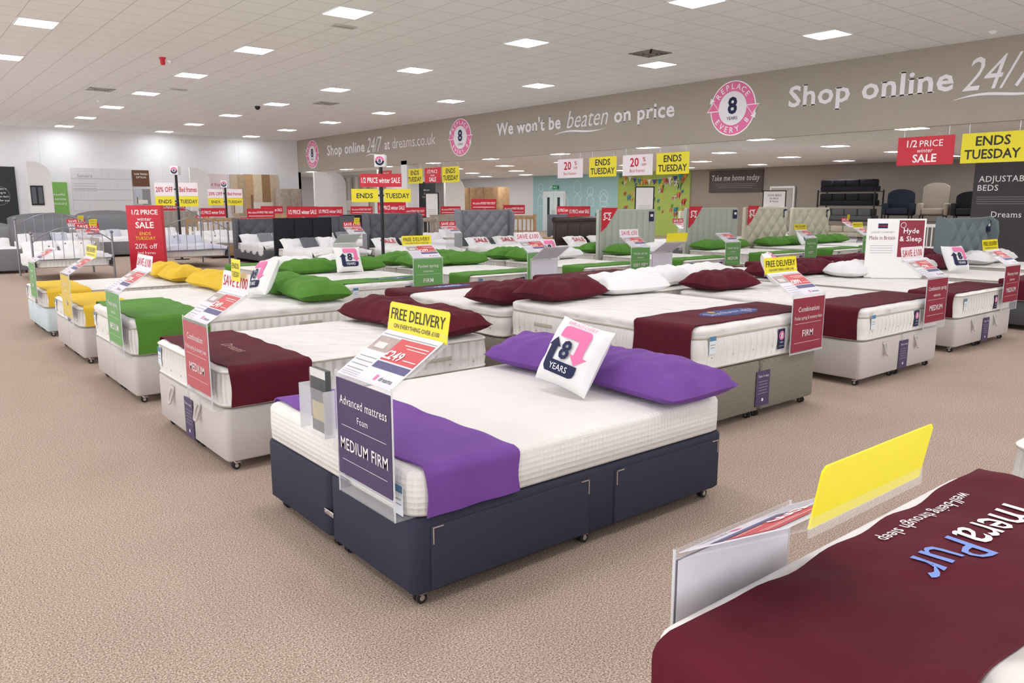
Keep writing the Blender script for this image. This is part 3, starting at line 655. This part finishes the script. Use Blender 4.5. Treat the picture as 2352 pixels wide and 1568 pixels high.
def duvet_mb(w,l,z,th,m,seed=0):
    b=MB(); rr=random.Random(seed); ph=rr.uniform(0,6)
    nx,ny=26,22; H=w/2+.05
    def f(a,c):
        s=(a*2-1)*(H+.26); x=max(-H,min(H,s)); over=abs(s)-H
        zz=z+th; 
        if over>0: zz-=over
        else: zz-= .05*max(0,(abs(s)/H))**8
        yv=c*(l-.5); 
        if c<.06: zz-=.10*(1-c/.06) if over<=0 else 0
        zz+=.012*math.sin(s*7+ph+c*5)+.010*math.sin(c*17+s*3)
        ex=.02*math.sin(c*22+ph) if over>0 else 0
        return (x+(ex if s>0 else -ex)+ (.02 if s>0 else -.02)*(1 if over>0 else 0),yv-.03,zz)
    b.grid(nx,ny,f,m); b.grid(nx,ny,lambda a,c:(f(a,c)[0]*.985,f(a,c)[1]+.005,f(a,c)[2]-.03),m,flip=True)
    b.box(-w/2+.02,w/2-.02,l-.56,l-.50,z,z+th-.01,m,r=.02)
    return b
HSN={"tuft":"deep buttoned","wing":"winged buttoned","stripe":"channelled","arch":"curved upholstered","roll":"rolled","panel":"padded","wood":"slatted","metal":"arched tubular"}
def frame_bed(x,y,rot,w,h,style,m,mname,duv=WFAB,dname="white",cush=(),foot=.38,sign=None,l=2.0,price=None,word=None,py=0):
    T=TR(x,y,0,rot)@Matrix.Translation((0,-l,0))
    o=top("bed",None,T,"%s bed with %s headboard and %s bedding"%(mname,HSN[style],dname),"bed","beds with headboards")
    part("headboard",cached(("hb",w,h,style,m.name),lambda:headboard_mb(w,h,style,m)),o,TR(0,l+.005,0))
    if style=="metal":
        part("footboard",cached(("hb",w,h*.80,style,m.name),lambda:headboard_mb(w,h*.80,style,m)),o,TR(0,-.05,0))
        for s in (-1,1): part("side_rail",cached(("mr",l,m.name),lambda:MB().box(-.012,.012,0,l,.26,.31,m)),o,TR(s*(w/2-.02),0,0))
    else:
        part("footboard",cached(("fb",w,foot,m.name),lambda:MB().box(-w/2,w/2,-.06,0,.06,foot,m,r=.02)),o)
        for s in (-1,1): part("side_rail",cached(("sr",l,m.name),lambda:MB().box(-.03,.03,0,l,.10,.34,m,r=.012)),o,TR(s*(w/2-.03),0,0))
        for s in (-1,1):
            for yy in (.0,l-.06): part("leg",cached(("lg",),lambda:MB().cyl((0,0,0),(0,0,.12),.02,BLACK,10,r2=.03)),o,TR(s*(w/2-.06),yy+.0,0))
    part("mattress",cached(("mf",w,l),lambda:mattress_mb(w-.12,l-.02,.28,.22,MATT,"std")),o,TR(0,.01,0))
    part("duvet",cached(("duv",w,l,duv.name),lambda:duvet_mb(w-.12,l,.50,.05,duv)),o,label="%s duvet"%dname)
    for s in (-1,1): pillow(T@TR(s*(w/4-.01),l-.30,.52,R.uniform(-4,4),rx=40),dname,duv,W=.68,Th=.17,seed=R.randint(0,3),desc="%s cotton pillow propped against a headboard"%dname+(" printed SALE" if word else ""),word=word)
    for k,(cm,cn) in enumerate(cush):
        pillow(T@TR((k-(len(cush)-1)/2)*.42,l-.72,.575,R.uniform(-8,8),rx=50),cn,cm,W=.42,H=.42,Th=.14,seed=k,desc="%s square scatter cushion on a bed"%cn,grp="scatter cushions",name="cushion")
    if sign: sale_sign(TR(x,y,h,rot),sign)
    if price: sign_stand(T@TR(w/2-.4,-.075,-.0),.30,None,None,price,"£349",R.random()<.5,"white")
    return T
def sale_board(kind):
    b=MB(); M=FM; b.rect(-.40,.40,0,.26,RED,M,.004,.008)
    if kind=="half": b.text("1/2 PRICE winter SALE",LET,M,0,.08,.095,w=.72,z=.006,off=.015)
    else: b.text("Ask us about INTEREST FREE CREDIT",LET,M,0,.13,.055,w=.72,z=.006,off=.01); b.rect(-.35,.35,.05,.065,LET,M,.006)
    return b
def sale_sign(T,kind):
    o=top("sale_sign",None,T,"red %s board standing on top of a headboard"%("half price winter sale" if kind=="half" else "interest free credit"),"sign","red boards on the headboards")
    part("sign_board",cached(("sb",kind),lambda:sale_board(kind)),o,TR(0,0.02,.01))
    part("clip",cached(("clip",),lambda:MB().box(-.03,.03,-.0,.03,.0,.04,CLEAR)),o)
H1=mat("28282e",.8,var=.1,scale=60); HG=mat("66676d",.9,var=.08,scale=60,bump=.2,bs=300); HB=mat("85878e",.9,var=.08,scale=60,bump=.2,bs=300)
HBG=mat("748083",.9,var=.06,scale=60,bump=.2,bs=300); HSTR=mat("b3b8ad",.9,var=.05,scale=60,bump=.2,bs=300); HCR=mat("cac6b1",.9,var=.05,scale=60,bump=.2,bs=300); HBR=mat("3a2b26",.35,var=.1); HTP=mat("a79d92",.9,var=.05,scale=60,bump=.2,bs=300)
def stand_headboard(x0,x1,y,h,style,m,n,red=False):
    w=round(x1-x0,2)
    o=top("upholstered_headboard",None,TR((x0+x1)/2,y,0),"%s headboard standing at the head of a divan"%n,"headboard","floor-standing headboards")
    part("padded_panel",cached(("hb",w,h,style,m.name),lambda:headboard_mb(w,h,style,m)),o)
    if red:
        b=MB(); M=FM; b.poly([(-w/2+.02,h-.42),(-w/2+.16,h-.32),(-w/2+.46,h+.03),(-w/2+.02,h+.03)],RED,M,.055,.004); b.text("3-2",LET,M,-w/2+.16,h-.2,.11,z=.058,off=.02); b.rect(-w/2+.08,-w/2+.28,h-.08,h-.06,LET,M,.057)
        part("offer_card",b,o,label="red triangular offer card")
    b=MB(); b.rect(w/2-.22,w/2-.08,h-.24,h-.05,INK,FM,.045,.004); b.rect(w/2-.19,w/2-.11,h-.15,h-.10,PALEP,FM,.047); part("swing_ticket",b,o,label="navy swing ticket")
stand_headboard(10.65,12.25,10.50,1.45,"stripe",HSTR,"pale grey-green channelled",True)
stand_headboard(13.25,15.05,10.50,1.47,"stripe",HSTR,"pale grey-green channelled",True)
stand_headboard(15.35,17.05,10.50,1.48,"tuft",HCR,"cream deep buttoned",True)
stand_headboard(17.3,19.0,10.50,1.46,"tuft",HCR,"cream deep buttoned")
stand_headboard(12.95,14.85,5.28,1.33,"wing",HBG,"blue-grey winged buttoned")
W_=(WFAB,"white"); G_=(GFAB,"grey"); P_=(BFAB,"pale blue")
frame_bed(1.75,22.8,0,1.8,1.15,"arch",GFAB,"grey upholstered",foot=.55,cush=(G_,))
frame_bed(3.75,25.6,0,1.75,1.30,"arch",GFAB,"grey upholstered",foot=.45,cush=(G_,P_),price="red50")
frame_bed(5.75,27.4,0,1.75,1.35,"arch",GFAB,"grey upholstered",foot=.45,cush=(P_,),price="red50")
frame_bed(3.1,20.0,0,1.45,1.30,"metal",STEEL,"brushed steel",duv=WFAB,price="red50")
frame_bed(6.0,21.6,0,1.6,1.45,"metal",STEEL,"brushed steel",duv=BFAB,dname="pale blue",cush=(P_,P_))
frame_bed(8.2,24.8,0,1.6,1.15,"wood",WOOD,"oak",sign="half",cush=(W_,),price="red50")
frame_bed(8.4,21.4,0,1.6,1.15,"wing",HG,"grey upholstered",sign="int",cush=(G_,G_),price="red100")
frame_bed(8.1,18.0,0,1.5,1.22,"panel",H1,"black padded",sign="half",cush=((HG,"dark grey"),W_),price="red100")
frame_bed(10.3,21.0,0,1.55,1.20,"panel",HG,"dark grey padded",sign="half",cush=(G_,),word="SALE")
frame_bed(10.0,17.0,0,1.60,1.32,"wing",HG,"grey buttoned",sign="half",word="SALE",price="red50")
frame_bed(12.0,19.2,0,1.6,1.18,"wood",WOODG,"grey oak",sign="int",price="red50")
frame_bed(12.1,16.0,0,1.75,1.40,"wing",HB,"light grey winged",sign="int",word="SALE")
frame_bed(14.4,17.6,0,1.6,1.25,"wood",WOOD,"oak",sign="int",price="red100")
frame_bed(14.3,14.8,0,1.75,1.22,"roll",HBR,"dark brown leather",sign="half",word="SALE")
frame_bed(16.7,15.7,0,1.7,1.30,"stripe",HG,"grey channelled",cush=(W_,),price="red50")
frame_bed(12.5,23.2,0,1.6,1.2,"panel",H1,"black padded",sign="int",price="red50")
frame_bed(11.0,27.0,0,1.6,1.2,"panel",WOOD,"oak panelled",sign="half")
frame_bed(8.3,29.2,0,1.6,1.3,"stripe",HTP,"taupe channelled",sign="half",price="red50")
frame_bed(14.8,21.4,0,1.6,1.2,"stripe",HTP,"taupe channelled",sign="int",price="red100")
frame_bed(19.0,14.6,0,1.7,1.35,"tuft",HCR,"cream buttoned",cush=(W_,))
frame_bed(21.4,13.4,0,1.7,1.35,"tuft",HTP,"taupe buttoned",cush=(G_,),price="red50")
frame_bed(18.2,19.5,0,1.6,1.2,"panel",HG,"dark grey padded",sign="half")
def bedside(x,y,m,n):
    o=top("bedside_table",None,TR(x,y,0),"%s bedside table with two drawers"%n,"bedside table","bedside tables")
    part("table_body",cached(("bst",m.name),lambda:MB().box(-.24,.24,0,.4,.08,.58,m,r=.006).box(-.22,-.18,.02,.06,0,.08,m).box(.18,.22,.02,.06,0,.08,m).box(-.22,-.18,.34,.38,0,.08,m).box(.18,.22,.34,.38,0,.08,m)),o)
    for z in (.12,.35): 
        d=part("drawer",cached(("bsd",m.name),lambda:MB().box(-.22,.22,-.018,0,0,.20,m,r=.004)),o,TR(0,0,z)); part("knob",cached(("knob",),lambda:MB().ball((0,-.03,.10),.015,CHROME,8)),d)
for x,y,m,n in ((9.3,24.3,WOOD,"oak"),(9.45,20.9,WOODG,"grey oak"),(11.15,20.4,WOODG,"grey oak"),(13.05,18.6,WOODG,"grey oak"),(13.2,15.2,WOOD,"oak"),(15.5,17.0,WOOD,"oak"),(4.77,25.1,WOODG,"grey oak")): bedside(x,y,m,n)
# ------------------------------------------------------------------ floor-standing things
def pole_sign(x,y,h,cards):
    o=top("pole_sign",None,TR(x,y,0,-39),"tall black pole with small 8 years box sign and sale cards","sign","tall pole signs")
    part("pole",MB().cyl((0,0,.02),(0,0,h),.035,BLACK,14).cyl((0,0,0),(0,0,.02),.2,BLACK,20),o)
    b=MB(); b.box(-.11,.11,-.11,.11,h,h+.24,WHITE,r=.01)
    M=fr((0,-.112,h+.12),(1,0,0),(0,0,1)); b.ring(.05,.09,INK,M,.001,24,180,360); b.ring(.05,.09,PINK,M,.001,24,0,180); b.text("8",INK,M,0,-.035,.07,z=.003,off=.03); part("box_sign",b,o,label="white box sign with 8 emblem")
    for zc,hh,cm,tm,ts,off in cards:
        b=MB(); M=fr((0,-.045,zc),(1,0,0),(0,0,1))
        if off: 
            for s,t in ((-1,ts[0]),(1,ts[1])): b.rect(min(s*.06,s*.60),max(s*.06,s*.60),-hh/2,hh/2,cm,M,.004,.006); b.text(t,tm,M,s*.33,-hh*.2,hh*.36,z=.006,maxw=.48,off=.015)
            b.box(-.06,.06,-.05,-.045,zc-.02,zc+.02,BLACK)
        else: b.rect(-.42,.42,-hh/2,hh/2,cm,M,.004,.006); b.text(ts[0],tm,M,0,-hh*.2,hh*.4,z=.006,maxw=.78,off=.015)
        part("sale_card",b,o)
pole_sign(8.05,14.1,2.28,[(2.02,.26,RED,LET,("1/2 PRICE winter SALE",),False),(1.72,.26,YEL,BLACK,("ENDS","TUESDAY"),True)])
pole_sign(6.66,23.0,2.34,[(1.95,.36,PALEP,DRED,("20% OFF","Bed frames"),True),(1.62,.28,YEL,BLACK,("ENDS","TUESDAY"),True)])
pole_sign(9.6,27.6,2.1,[(1.90,.30,PALEP,DRED,("20% OFF","Bed frames"),True),(1.62,.24,YEL,BLACK,("ENDS","TUESDAY"),True)])
b=MB(); M=fr((0,-.08,0),(1,0,0),(0,0,1)); b.box(-.38,.38,-.08,.08,.0,1.52,RED,r=.004)
b.text("1/2",LET,M,-.18,1.32,.10,z=.003,off=.02); b.text("PRICE",LET,M,.12,1.32,.10,z=.003,off=.02); b.text("winter",LET,M,0,1.18,.08,z=.003); b.text("SALE",LET,M,0,1.02,.13,z=.003,off=.02)
b.text("ENDS",YEL,M,0,.86,.07,z=.003); b.text("TUESDAY",YEL,M,0,.76,.07,z=.003); b.text("20% off",LET,M,0,.56,.11,z=.003); b.text("bed frames",LET,M,0,.44,.06,z=.003)
top("floor_sign",b,TR(4.75,18.9,0,-35),"tall red half price winter sale floor sign","sign")
b=MB(); M=FM; b.rect(-.36,.36,0,.74,WHITE,M,.01,.02); b.rect(.03,.34,.26,.72,MCARD,M,.012,.002)
b.text("LUXURY COMFORT",GREYT,M,-.17,.56,.022,z=.012); b.text("Made in Britain",MCARD,M,-.17,.48,.045,z=.012,maxw=.32,serif=True); b.rect(-.23,-.11,.62,.68,INK,M,.011); b.rect(-.23,-.11,.645,.655,DRED,M,.012)
for k in range(4): b.rect(-.31,-.03,.40-.03*k,.405-.03*k,GREYT,M,.011)
b.text("Hyde",LET,M,.18,.56,.06,z=.016,off=.01,serif=True); b.text("& Sleep",LET,M,.18,.46,.06,z=.016,off=.01,maxw=.27,serif=True); b.ring(.03,.035,LET,M,.015,20,cx=.08,cy=.66)
b.box(-.3,.3,-.10,.10,0,.012,WHITE)
top("information_sign",b,TR(10.0,4.62,.632,-42),"white and maroon Made in Britain sign standing on a mattress","sign")
# ------------------------------------------------------------------ far wall panels
def wallp(name,x0,x1,z0,z1,m,label,fn=None,t=.05,cat="poster"):
    b=MB(); M=FM; w=x1-x0;h=z1-z0
    b.rect(-w/2,w/2,0,h,m,M,0,t)
    if fn: fn(b,M,w,h)
    return top(name,b,TR((x0+x1)/2,34.245,z0),label,cat)
DKP=mat("33383b",.6); PG=mat("7fb35e",.6); BR=mat("6b4a38",.6)
def f1(b,M,w,h):
    b.ring(.33,.34,GREYT,M,.004,30,cy=h*.62)
    for k,t in enumerate(("Happiness is","sleeping in","a bedroom that's","perfect for you")): b.text(t,LET,M,0,h*.70-.14*k,.07,z=.004,maxw=.6)
wallp("wall_poster",3.1,4.24,.12,2.89,DKP,"dark chalkboard-style poster panel on the white wall",f1)
def f2(b,M,w,h):
    for k,t in enumerate(("Peaceful","& serene","sanctuary")): b.text(t,LET,M,0,h*.62-.17*k,.09,z=.004,maxw=w*.85,serif=True)
wallp("wall_poster",5.24,5.90,1.05,2.36,PG,"green Peaceful and serene sanctuary poster on the wall",f2)
def f3(b,M,w,h):
    for k in range(1,6): b.rect(-w/2,w/2,h*k/6,h*k/6+.012,GREYT,M,.003)
    for k in range(1,8): b.rect(-w/2+w*k/8,-w/2+w*k/8+.008,0,h,mat("c8c8c8",.6),M,.003)
    b.text("Samara",GREYT,M,-.6,h-.35,.12,z=.006,serif=True)
    for k in range(4): b.rect(-1.0,-.2,h-.6-.09*k,h-.59-.09*k,GREYT,M,.006)
wallp("wall_panel_poster",6.06,8.20,.45,2.91,mat("d6d7d9",.6),"white gridded display panel with grey lettering",f3)
def pic(cols):
    def f(b,M,w,h):
        n=len(cols)
        for i,c in enumerate(cols): b.rect(-w/2+w*i/n,-w/2+w*(i+1)/n,h*.0,h,mat(c,.6,var=.25,scale=9),M,.003)
        b.rect(-w*.35,w*.3,h*.08,h*.32,mat("e6e1da",.6),M,.005); b.rect(-w*.35,-w*.28,h*.08,h*.5,mat("8a6f55",.6),M,.006)
    return f
def fb_(b,M,w,h): b.text("OAK FINISH",LET,M,0,h*.7,.07,z=.004,maxw=w*.8); b.text("OPTION",LET,M,0,h*.5,.07,z=.004,maxw=w*.6)
wallp("wall_poster",8.25,8.87,2.24,2.88,BR,"brown oak finish sample poster",fb_)
wallp("wall_poster",8.25,8.87,1.50,2.14,WHITE,"bedroom photograph poster on the wall",pic(("b8c0c8","8e8e90")))
wallp("wall_poster",8.25,8.87,.80,1.42,WHITE,"bedroom photograph poster on the wall",pic(("d8d3cc","a8a8ac")))
wallp("wall_poster",11.0,12.1,1.12,2.8,mat("e2d4d8",.5),"pale bed frames poster on the wall",lambda b,M,w,h:(b.text("Bed frames",DRED,M,0,h*.7,.13,z=.004,maxw=w*.8),b.text("20% OFF",DRED,M,0,h*.45,.16,z=.004,maxw=w*.7)))
wallp("wall_poster",12.15,12.75,1.0,2.8,WHITE,"narrow bedroom furniture poster on the wall",pic(("c9b79e","b7a184")))
wallp("wall_poster",12.78,14.3,1.05,2.82,WHITE,"large oak bedroom furniture photograph on the wall",pic(("c2a079","d8c8ae","9a7a58","cbb9a0")))
def fin_mb(w,h,r):
    n=12; pts=[(-w/2,0),(w/2,0),(w/2,h-r)]+[(w/2-r+r*math.cos(math.pi/2*i/n),h-r+r*math.sin(math.pi/2*i/n)) for i in range(1,n+1)]+[(-w/2,h)]
    b=MB(); b.poly(pts,WHITE,FM,.06,.12); return b
for x,y,w,h in ((4.85,33.2,.75,3.05),(10.6,33.4,.8,3.0),(15.9,31.8,.9,2.9),(17.6,25.2,.9,2.6),(14.2,29.5,.8,2.8)):
    top("room_divider",fin_mb(w,h,.55),TR(x,y,0),"white display partition with one rounded top corner","partition","white rounded partitions")
b=MB(); b.rect(-.2,.2,0,.7,BLACK,FM,.0,.03)
for k in (-1,1): b.rect(k*.1-.07,k*.1+.07,.06,.64,mat("5a5f66",.3),FM,.003)
top("framed_picture",b,TR(4.72,33.10,1.5),"pair of black framed pictures on a white partition","picture frame")
def wardrobe(T,w,h,d,m,nd,mn):
    o=top("wardrobe",None,T,"%s wardrobe with tall plain doors"%mn,"wardrobe","wardrobes")
    part("wardrobe_body",MB().box(-w/2,w/2,0,d,.0,h,m,r=.006),o)
    for k in range(nd):
        x0=-w/2+.01+k*(w-.02)/nd; x1=x0+(w-.02)/nd-.008
        dd=part("wardrobe_door",MB().box(x0,x1,-.022,0,.08,h-.04,m,r=.004),o); part("door_handle",MB().cyl(((x1-.05) if k%2==0 else (x0+.05),-.045,h*.42),((x1-.05) if k%2==0 else (x0+.05),-.045,h*.55),.008,CHROME,8),dd)
wardrobe(TR(14.55,33.5,0),1.0,2.2,.6,WOODG,2,"grey oak")
for k in range(3): wardrobe(TR(20.6,28.8-1.02*k,0,-90),1.0,2.25,.6,WOOD,2,"oak")
wardrobe(TR(16.3,28.6,0,-90),1.0,2.1,.6,WHITE,2,"white"); wardrobe(TR(16.3,27.5,0,-90),1.0,2.1,.6,WOODG,2,"grey oak")
def xpanel(name,x,ya,yb,z0,z1,m,label,fn=None,cat="poster",t=.06,face=-90):
    b=MB(); M=FM; w=ya-yb;h=z1-z0; b.rect(-w/2,w/2,0,h,m,M,0,t)
    if fn: fn(b,M,w,h)
    return top(name,b,TR(x,(ya+yb)/2,z0,face),label,cat)
xpanel("room_divider",16.6,33.4,29.4,0,2.95,mat("d3cdc4",.8),"beige display wall with a curtained bedroom photograph",lambda b,M,w,h:(b.rect(-w*.36,w*.42,1.2,2.8,mat("b3aca3",.7,var=.2),M,.003),[b.rect(-w*.34+.36*k,-w*.34+.36*k+.20,1.3,2.7,mat("8f8b86" if k%2 else "cfc9c2",.7,var=.2),M,.006) for k in range(8)],b.rect(-w*.2,w*.3,1.25,1.7,mat("e8e4df",.7),M,.008)),cat="partition")
xpanel("information_board",17.0,26.8,25.7,0,2.4,DKP,"dark grey lettered display panel",lambda b,M,w,h:[b.text(t,LET,M,0,2.05-.13*k,.07,z=.004,maxw=.8) for k,t in enumerate(("Add more","softness","to your room"))],cat="sign")
xpanel("room_divider",22,38,33.5,0,2.9,WALLW,"white display wall with small red framed notices",lambda b,M,w,h:[(b.rect(-1.4+k*.8,-1.0+k*.8,1.5,2.1,mat("f2e6e6",.6),M,.004),b.text("8",DRED,M,-1.2+k*.8,1.75,.12,z=.006)) for k in range(4)],cat="partition")
TEAL=mat("a9d0d2",.8,var=.03,scale=2); LIME=mat("b4cb6a",.8,var=.05,scale=2)
def mteal(b,M,w,h):
    Wl=mat("e4f2f2",.7)
    for k in range(6):
        cx=-w*.40+w*.15*k; s=.6+.25*(k%2); cy=2.45-.25*(k%3)
        b.ring(s*.35,s*.35+.03,Wl,M,.004,20,cx=cx,cy=cy); b.ring(s*.2,s*.2+.02,Wl,M,.004,20,cx=cx+.2,cy=cy-.5); b.rect(cx-.25,cx+.25,1.4,1.43,Wl,M,.004); b.rect(cx-.25,cx-.22,1.4,1.8,Wl,M,.004); b.rect(cx+.22,cx+.25,1.4,1.8,Wl,M,.004)
        b.poly([(cx-.3,1.8),(cx-.26,1.78),(cx,2.08),(cx,2.13)],Wl,M,.004); b.poly([(cx,2.13),(cx,2.08),(cx+.26,1.78),(cx+.3,1.8)],Wl,M,.004)
def mlime(b,M,w,h):
    rr=random.Random(4); cs=["e08a66","f0ecdc","5aa0b0","ecd25f","cf6355","7dab5e"]
    for k in range(64):
        x=rr.uniform(-w/2+.3,w/2-.3); y=rr.uniform(.9,2.75); c=mat(cs[k%6],.7); s=rr.uniform(.06,.14); z=.004+.0003*k
        b.disk(s,c,M,z,16,cx=x,cy=y); b.disk(s*.55,c,M,z,12,cx=x+s,cy=y+s*.6)
        for q in (-.8,.4): b.poly([(x+s*q,y-s*1.5),(x+s*(q+.4),y-s*1.5),(x+s*(q+.4),y),(x+s*q,y)],c,M,z)
xpanel("wall_mural",29.95,34.9,28.2,0,3.08,TEAL,"pale teal wall mural with white line drawings",mteal,"mural")
xpanel("wall_mural",29.95,28.2,23.6,0,3.08,LIME,"lime green wall mural with colourful rounded shapes",mlime,"mural")
b=MB()
for k in range(14):
    x=-2.2+k*.32; sag=.35*(1-(x/2.2)**2); b.poly([(x,-sag),(x+.13,-sag-.28),(x+.26,-sag)][::-1],mat(("3f97a8","e9865a","f4efe0","5b4f9a")[k%4],.7),FM,0,.006)
b.tube([(-2.2+4.5*i/16,0.0,-.35*(1-((-2.2+4.5*i/16)/2.2)**2)) for i in range(17)],.008,WHITE,6)
top("bunting",b,TR(29.88,25.9,3.08,-90),"string of coloured triangular bunting over the green mural","bunting")
def door(i,y,w,h,m,glass):
    b=MB(); b.box(29.86,29.945,y-w/2-.08,y+w/2+.08,0,h+.08,WHITE); b.box(29.83,29.86,y-w/2,y-.01,0.01,h,m,r=.004); b.box(29.83,29.86,y+.01,y+w/2,0.01,h,m,r=.004)
    if glass:
        for s in (-1,1): b.box(29.82,29.83,y+s*w*.25-.10,y+s*w*.25+.10,.9,h-.25,mat("33424a",.2))
    for s in (-1,1): b.box(29.80,29.83,y+s*.08-.012,y+s*.08+.012,.95,1.2,CHROME)
    struct("door_%d"%i,b)
door(1,33.0,1.7,2.15,mat("dfeaea",.6),True); door(2,18.7,1.0,2.2,mat("b9b2aa",.6),False)
b=MB(); M=FM; b.rect(-.22,.22,-.11,.11,mat("2c9a5b",.5,var=.01),M,0,.04)
b.poly([(-.15,-.02),(-.06,-.02),(-.06,-.06),(0,0),(-.06,.06),(-.06,.02),(-.15,.02)],LET,M,.002); b.disk(.018,LET,M,.002,10,cx=.09,cy=.06); b.rect(.06,.11,-.07,.035,LET,M,.002)
top("exit_sign",b,TR(29.85,32.9,2.45,-90),"green and white emergency exit sign above a door","exit sign")
xpanel("wall_sign",29.93,22.5,19.7,2.05,3.02,mat("5b5452",.6),"dark taupe Take me home today wall sign",lambda b,M,w,h:(b.text("Take me home today",LET,M,0,.52,.24,z=.004,maxw=2.5,shear=.15,serif=True),[b.rect(-1.1+.1*k,1.1-.1*k,.36-.08*k,.375-.08*k,GREYT,M,.004) for k in range(3)]),"sign")
def easel(T,h,w,ttl,label):
    o=top("poster_stand",None,T,label,"poster stand","framed notices on stands"); M=FM
    b=MB(); b.rect(-w/2,w/2,h-1.15*w-.3,h,BLACK,M,0,.03); b.rect(-w/2+.04,w/2-.04,h-1.15*w-.26,h-.04,WHITE,M,.003)
    for i,t in enumerate(ttl): b.text(t,DK,M,0,h-.22-.11*i,.07,z=.006,maxw=w*.8)
    for k in range(4): b.rect(-w*.3,w*.3,h-.62-.06*k,h-.61-.06*k,GREYT,M,.005)
    part("poster_frame",b,o); part("stand_post",MB().cyl((0,.02,0),(0,.02,h-.6),.02,BLACK,10).cyl((0,.02,0),(0,.02,.02),.18,BLACK,18),o)
easel(TR(26.5,16.9,0,-60),2.05,.85,("SOFA BEDS","Sit Back","& Relax"),"black framed SOFA BEDS notice on a stand")
easel(TR(19.3,17.0,0,-50),2.1,.62,(),"black framed notice on a tall stand")
easel(TR(15.9,24.2,0,-60),1.95,.55,(),"black framed notice on a tall stand")
def adj(b,M,w,h):
    b.text("ADJUSTABLE",LET,M,-w/2+.1,h-.45,.13,z=.004,al='L',off=.005,serif=True,maxw=w-.2); b.text("BEDS",LET,M,-w/2+.1,h-.65,.13,z=.004,al='L',off=.005,serif=True)
    for k in range(4): b.rect(-w/2+.1,w/2-.25-.05*k,h-.80-.05*k,h-.79-.05*k,GREYT,M,.004)
    b.text("Dreams",LET,M,.0,h-1.25,.13,z=.004,serif=True)
xpanel("information_board",20.0,7.55,6.05,.0,2.5,mat("4a484b",.6),"dark grey ADJUSTABLE BEDS display board",adj,cat="sign")
o=top("display_rack",None,TR(27.6,14.7,0,-90),"dark shelving rack holding folded sofa beds","rack")
for z in (.35,.95,1.5,2.0): part("shelf",cached(("shf",),lambda:MB().box(-1.1,1.1,0,.7,-.03,0,DK)),o,TR(0,0,z))
for sx in (-1.08,1.08):
    for sy in (.03,.67): part("upright",cached(("upr",),lambda:MB().box(-.02,.02,-.02,.02,0,2.05,BLACK)),o,TR(sx,sy,0))
for z,c,n in ((.35,HCR,"cream"),(.95,HG,"grey"),(1.5,H1,"black"),(2.0,H1,"black")):
    def sofa(c=c):
        b=MB(); b.box(-1.0,1.0,0.02,.6,.0,.18,c,r=.03)
        for k in range(4): b.box(-1.0+.5*k+.01,-1.0+.5*k+.49,-.02,.5,.17,.42,c,r=.05)
        return b
    top("sofa_bed",cached(("sofa",n),sofa),TR(27.6,14.7,z+.002,-90),"%s upholstered folded sofa bed on a rack shelf"%n,"sofa bed","sofa beds on the rack")
top("display_plinth",MB().box(27.0,28.2,9.6,13.3,0,.95,mat("77706a",.7),r=.01),I4,"low taupe display plinth carrying armchairs","plinth")
def chair(x,y,rot,m,mn,h=1.1,w=.75,z=0):
    o=top("armchair",None,TR(x,y,z,rot),"%s high-backed armchair displayed on a plinth"%mn,"armchair","armchairs")
    part("seat",MB().box(-w/2+.08,w/2-.08,-.6,0,.25,.45,m,r=.04),o)
    n=10; pts=[(-w/2,.2),(w/2,.2),(w/2,h-.2)]+[(w/2*math.cos(math.pi*i/n),h-.2+.2*math.sin(math.pi*i/n)) for i in range(1,n)]+[(-w/2,h-.2)]
    part("backrest",MB().poly(pts,m,FM,0,.14),o)
    for s in (-1,1): part("armrest",MB().box(s*(w/2)-.07,s*(w/2)+.07,-.6,0,.22,.62,m,r=.04),o)
    for s in (-1,1):
        for yy in (-.55,.05): part("leg",MB().cyl((s*(w/2-.05),yy,0),(s*(w/2-.05),yy,.24),.018,BLACK,8,r2=.028),o)
chair(27.75,12.75,-75,mat("2c3140",.8),"dark navy",1.1,.85,.95); chair(27.75,11.6,-75,mat("a59b90",.8),"beige",1.3,.8,.95); chair(27.75,10.5,-75,mat("26262b",.8),"black",1.0,.85,.95)
def cot():
    o=top("cot",None,TR(19.6,8.0,0,-75),"white slatted wooden cot with mattress","cot")
    for yy in (0,.65):
        b=MB(); b.box(-.6,.6,yy-.015,yy+.015,1.0,1.06,WHITE,r=.004); b.box(-.6,.6,yy-.015,yy+.015,.35,.41,WHITE,r=.004)
        for k in range(13): b.box(-.57+.095*k-.01,-.57+.095*k+.01,yy-.008,yy+.008,.4,1.0,WHITE)
        part("slatted_side",b,o)
    for sx in (-.6,.6): part("end_panel",MB().box(sx-.02,sx+.02,-.02,.67,0,1.12,WHITE,r=.01),o)
    part("cot_base",MB().box(-.58,.58,.02,.63,.38,.42,WHITE).box(-.56,.56,.03,.62,.42,.52,WFAB,r=.03),o)
cot()
o=top("service_counter",None,TR(21.5,20.8,0,-80),"white service counter with a pale top","counter")
part("counter_body",MB().box(-1.2,1.2,0,.6,0,1.02,WHITE,r=.01),o); part("worktop",MB().box(-1.25,1.25,-.05,.65,1.02,1.07,WOODG,r=.01),o); 
struct("trim_8",MB().box(15.3,15.75,24.9,25.3,0,3.1,WALLW))
# ------------------------------------------------------------------ world + camera
w=bpy.data.worlds.new("world"); w.use_nodes=True; w.node_tree.nodes["Background"].inputs[0].default_value=(.98,.985,1,1); w.node_tree.nodes["Background"].inputs[1].default_value=2.1; SC.world=w  # pale world added as soft fill, entering by the room's open sides
cd=bpy.data.cameras.new("camera"); cd.lens=27.306; cd.clip_end=200
co=bpy.data.objects.new("camera",cd); co.location=(0,0,1.56); co.rotation_euler=(D2(90-10.07),0,D2(50.9-90)); COL.objects.link(co); SC.camera=co
SC.view_settings.view_transform='Standard'
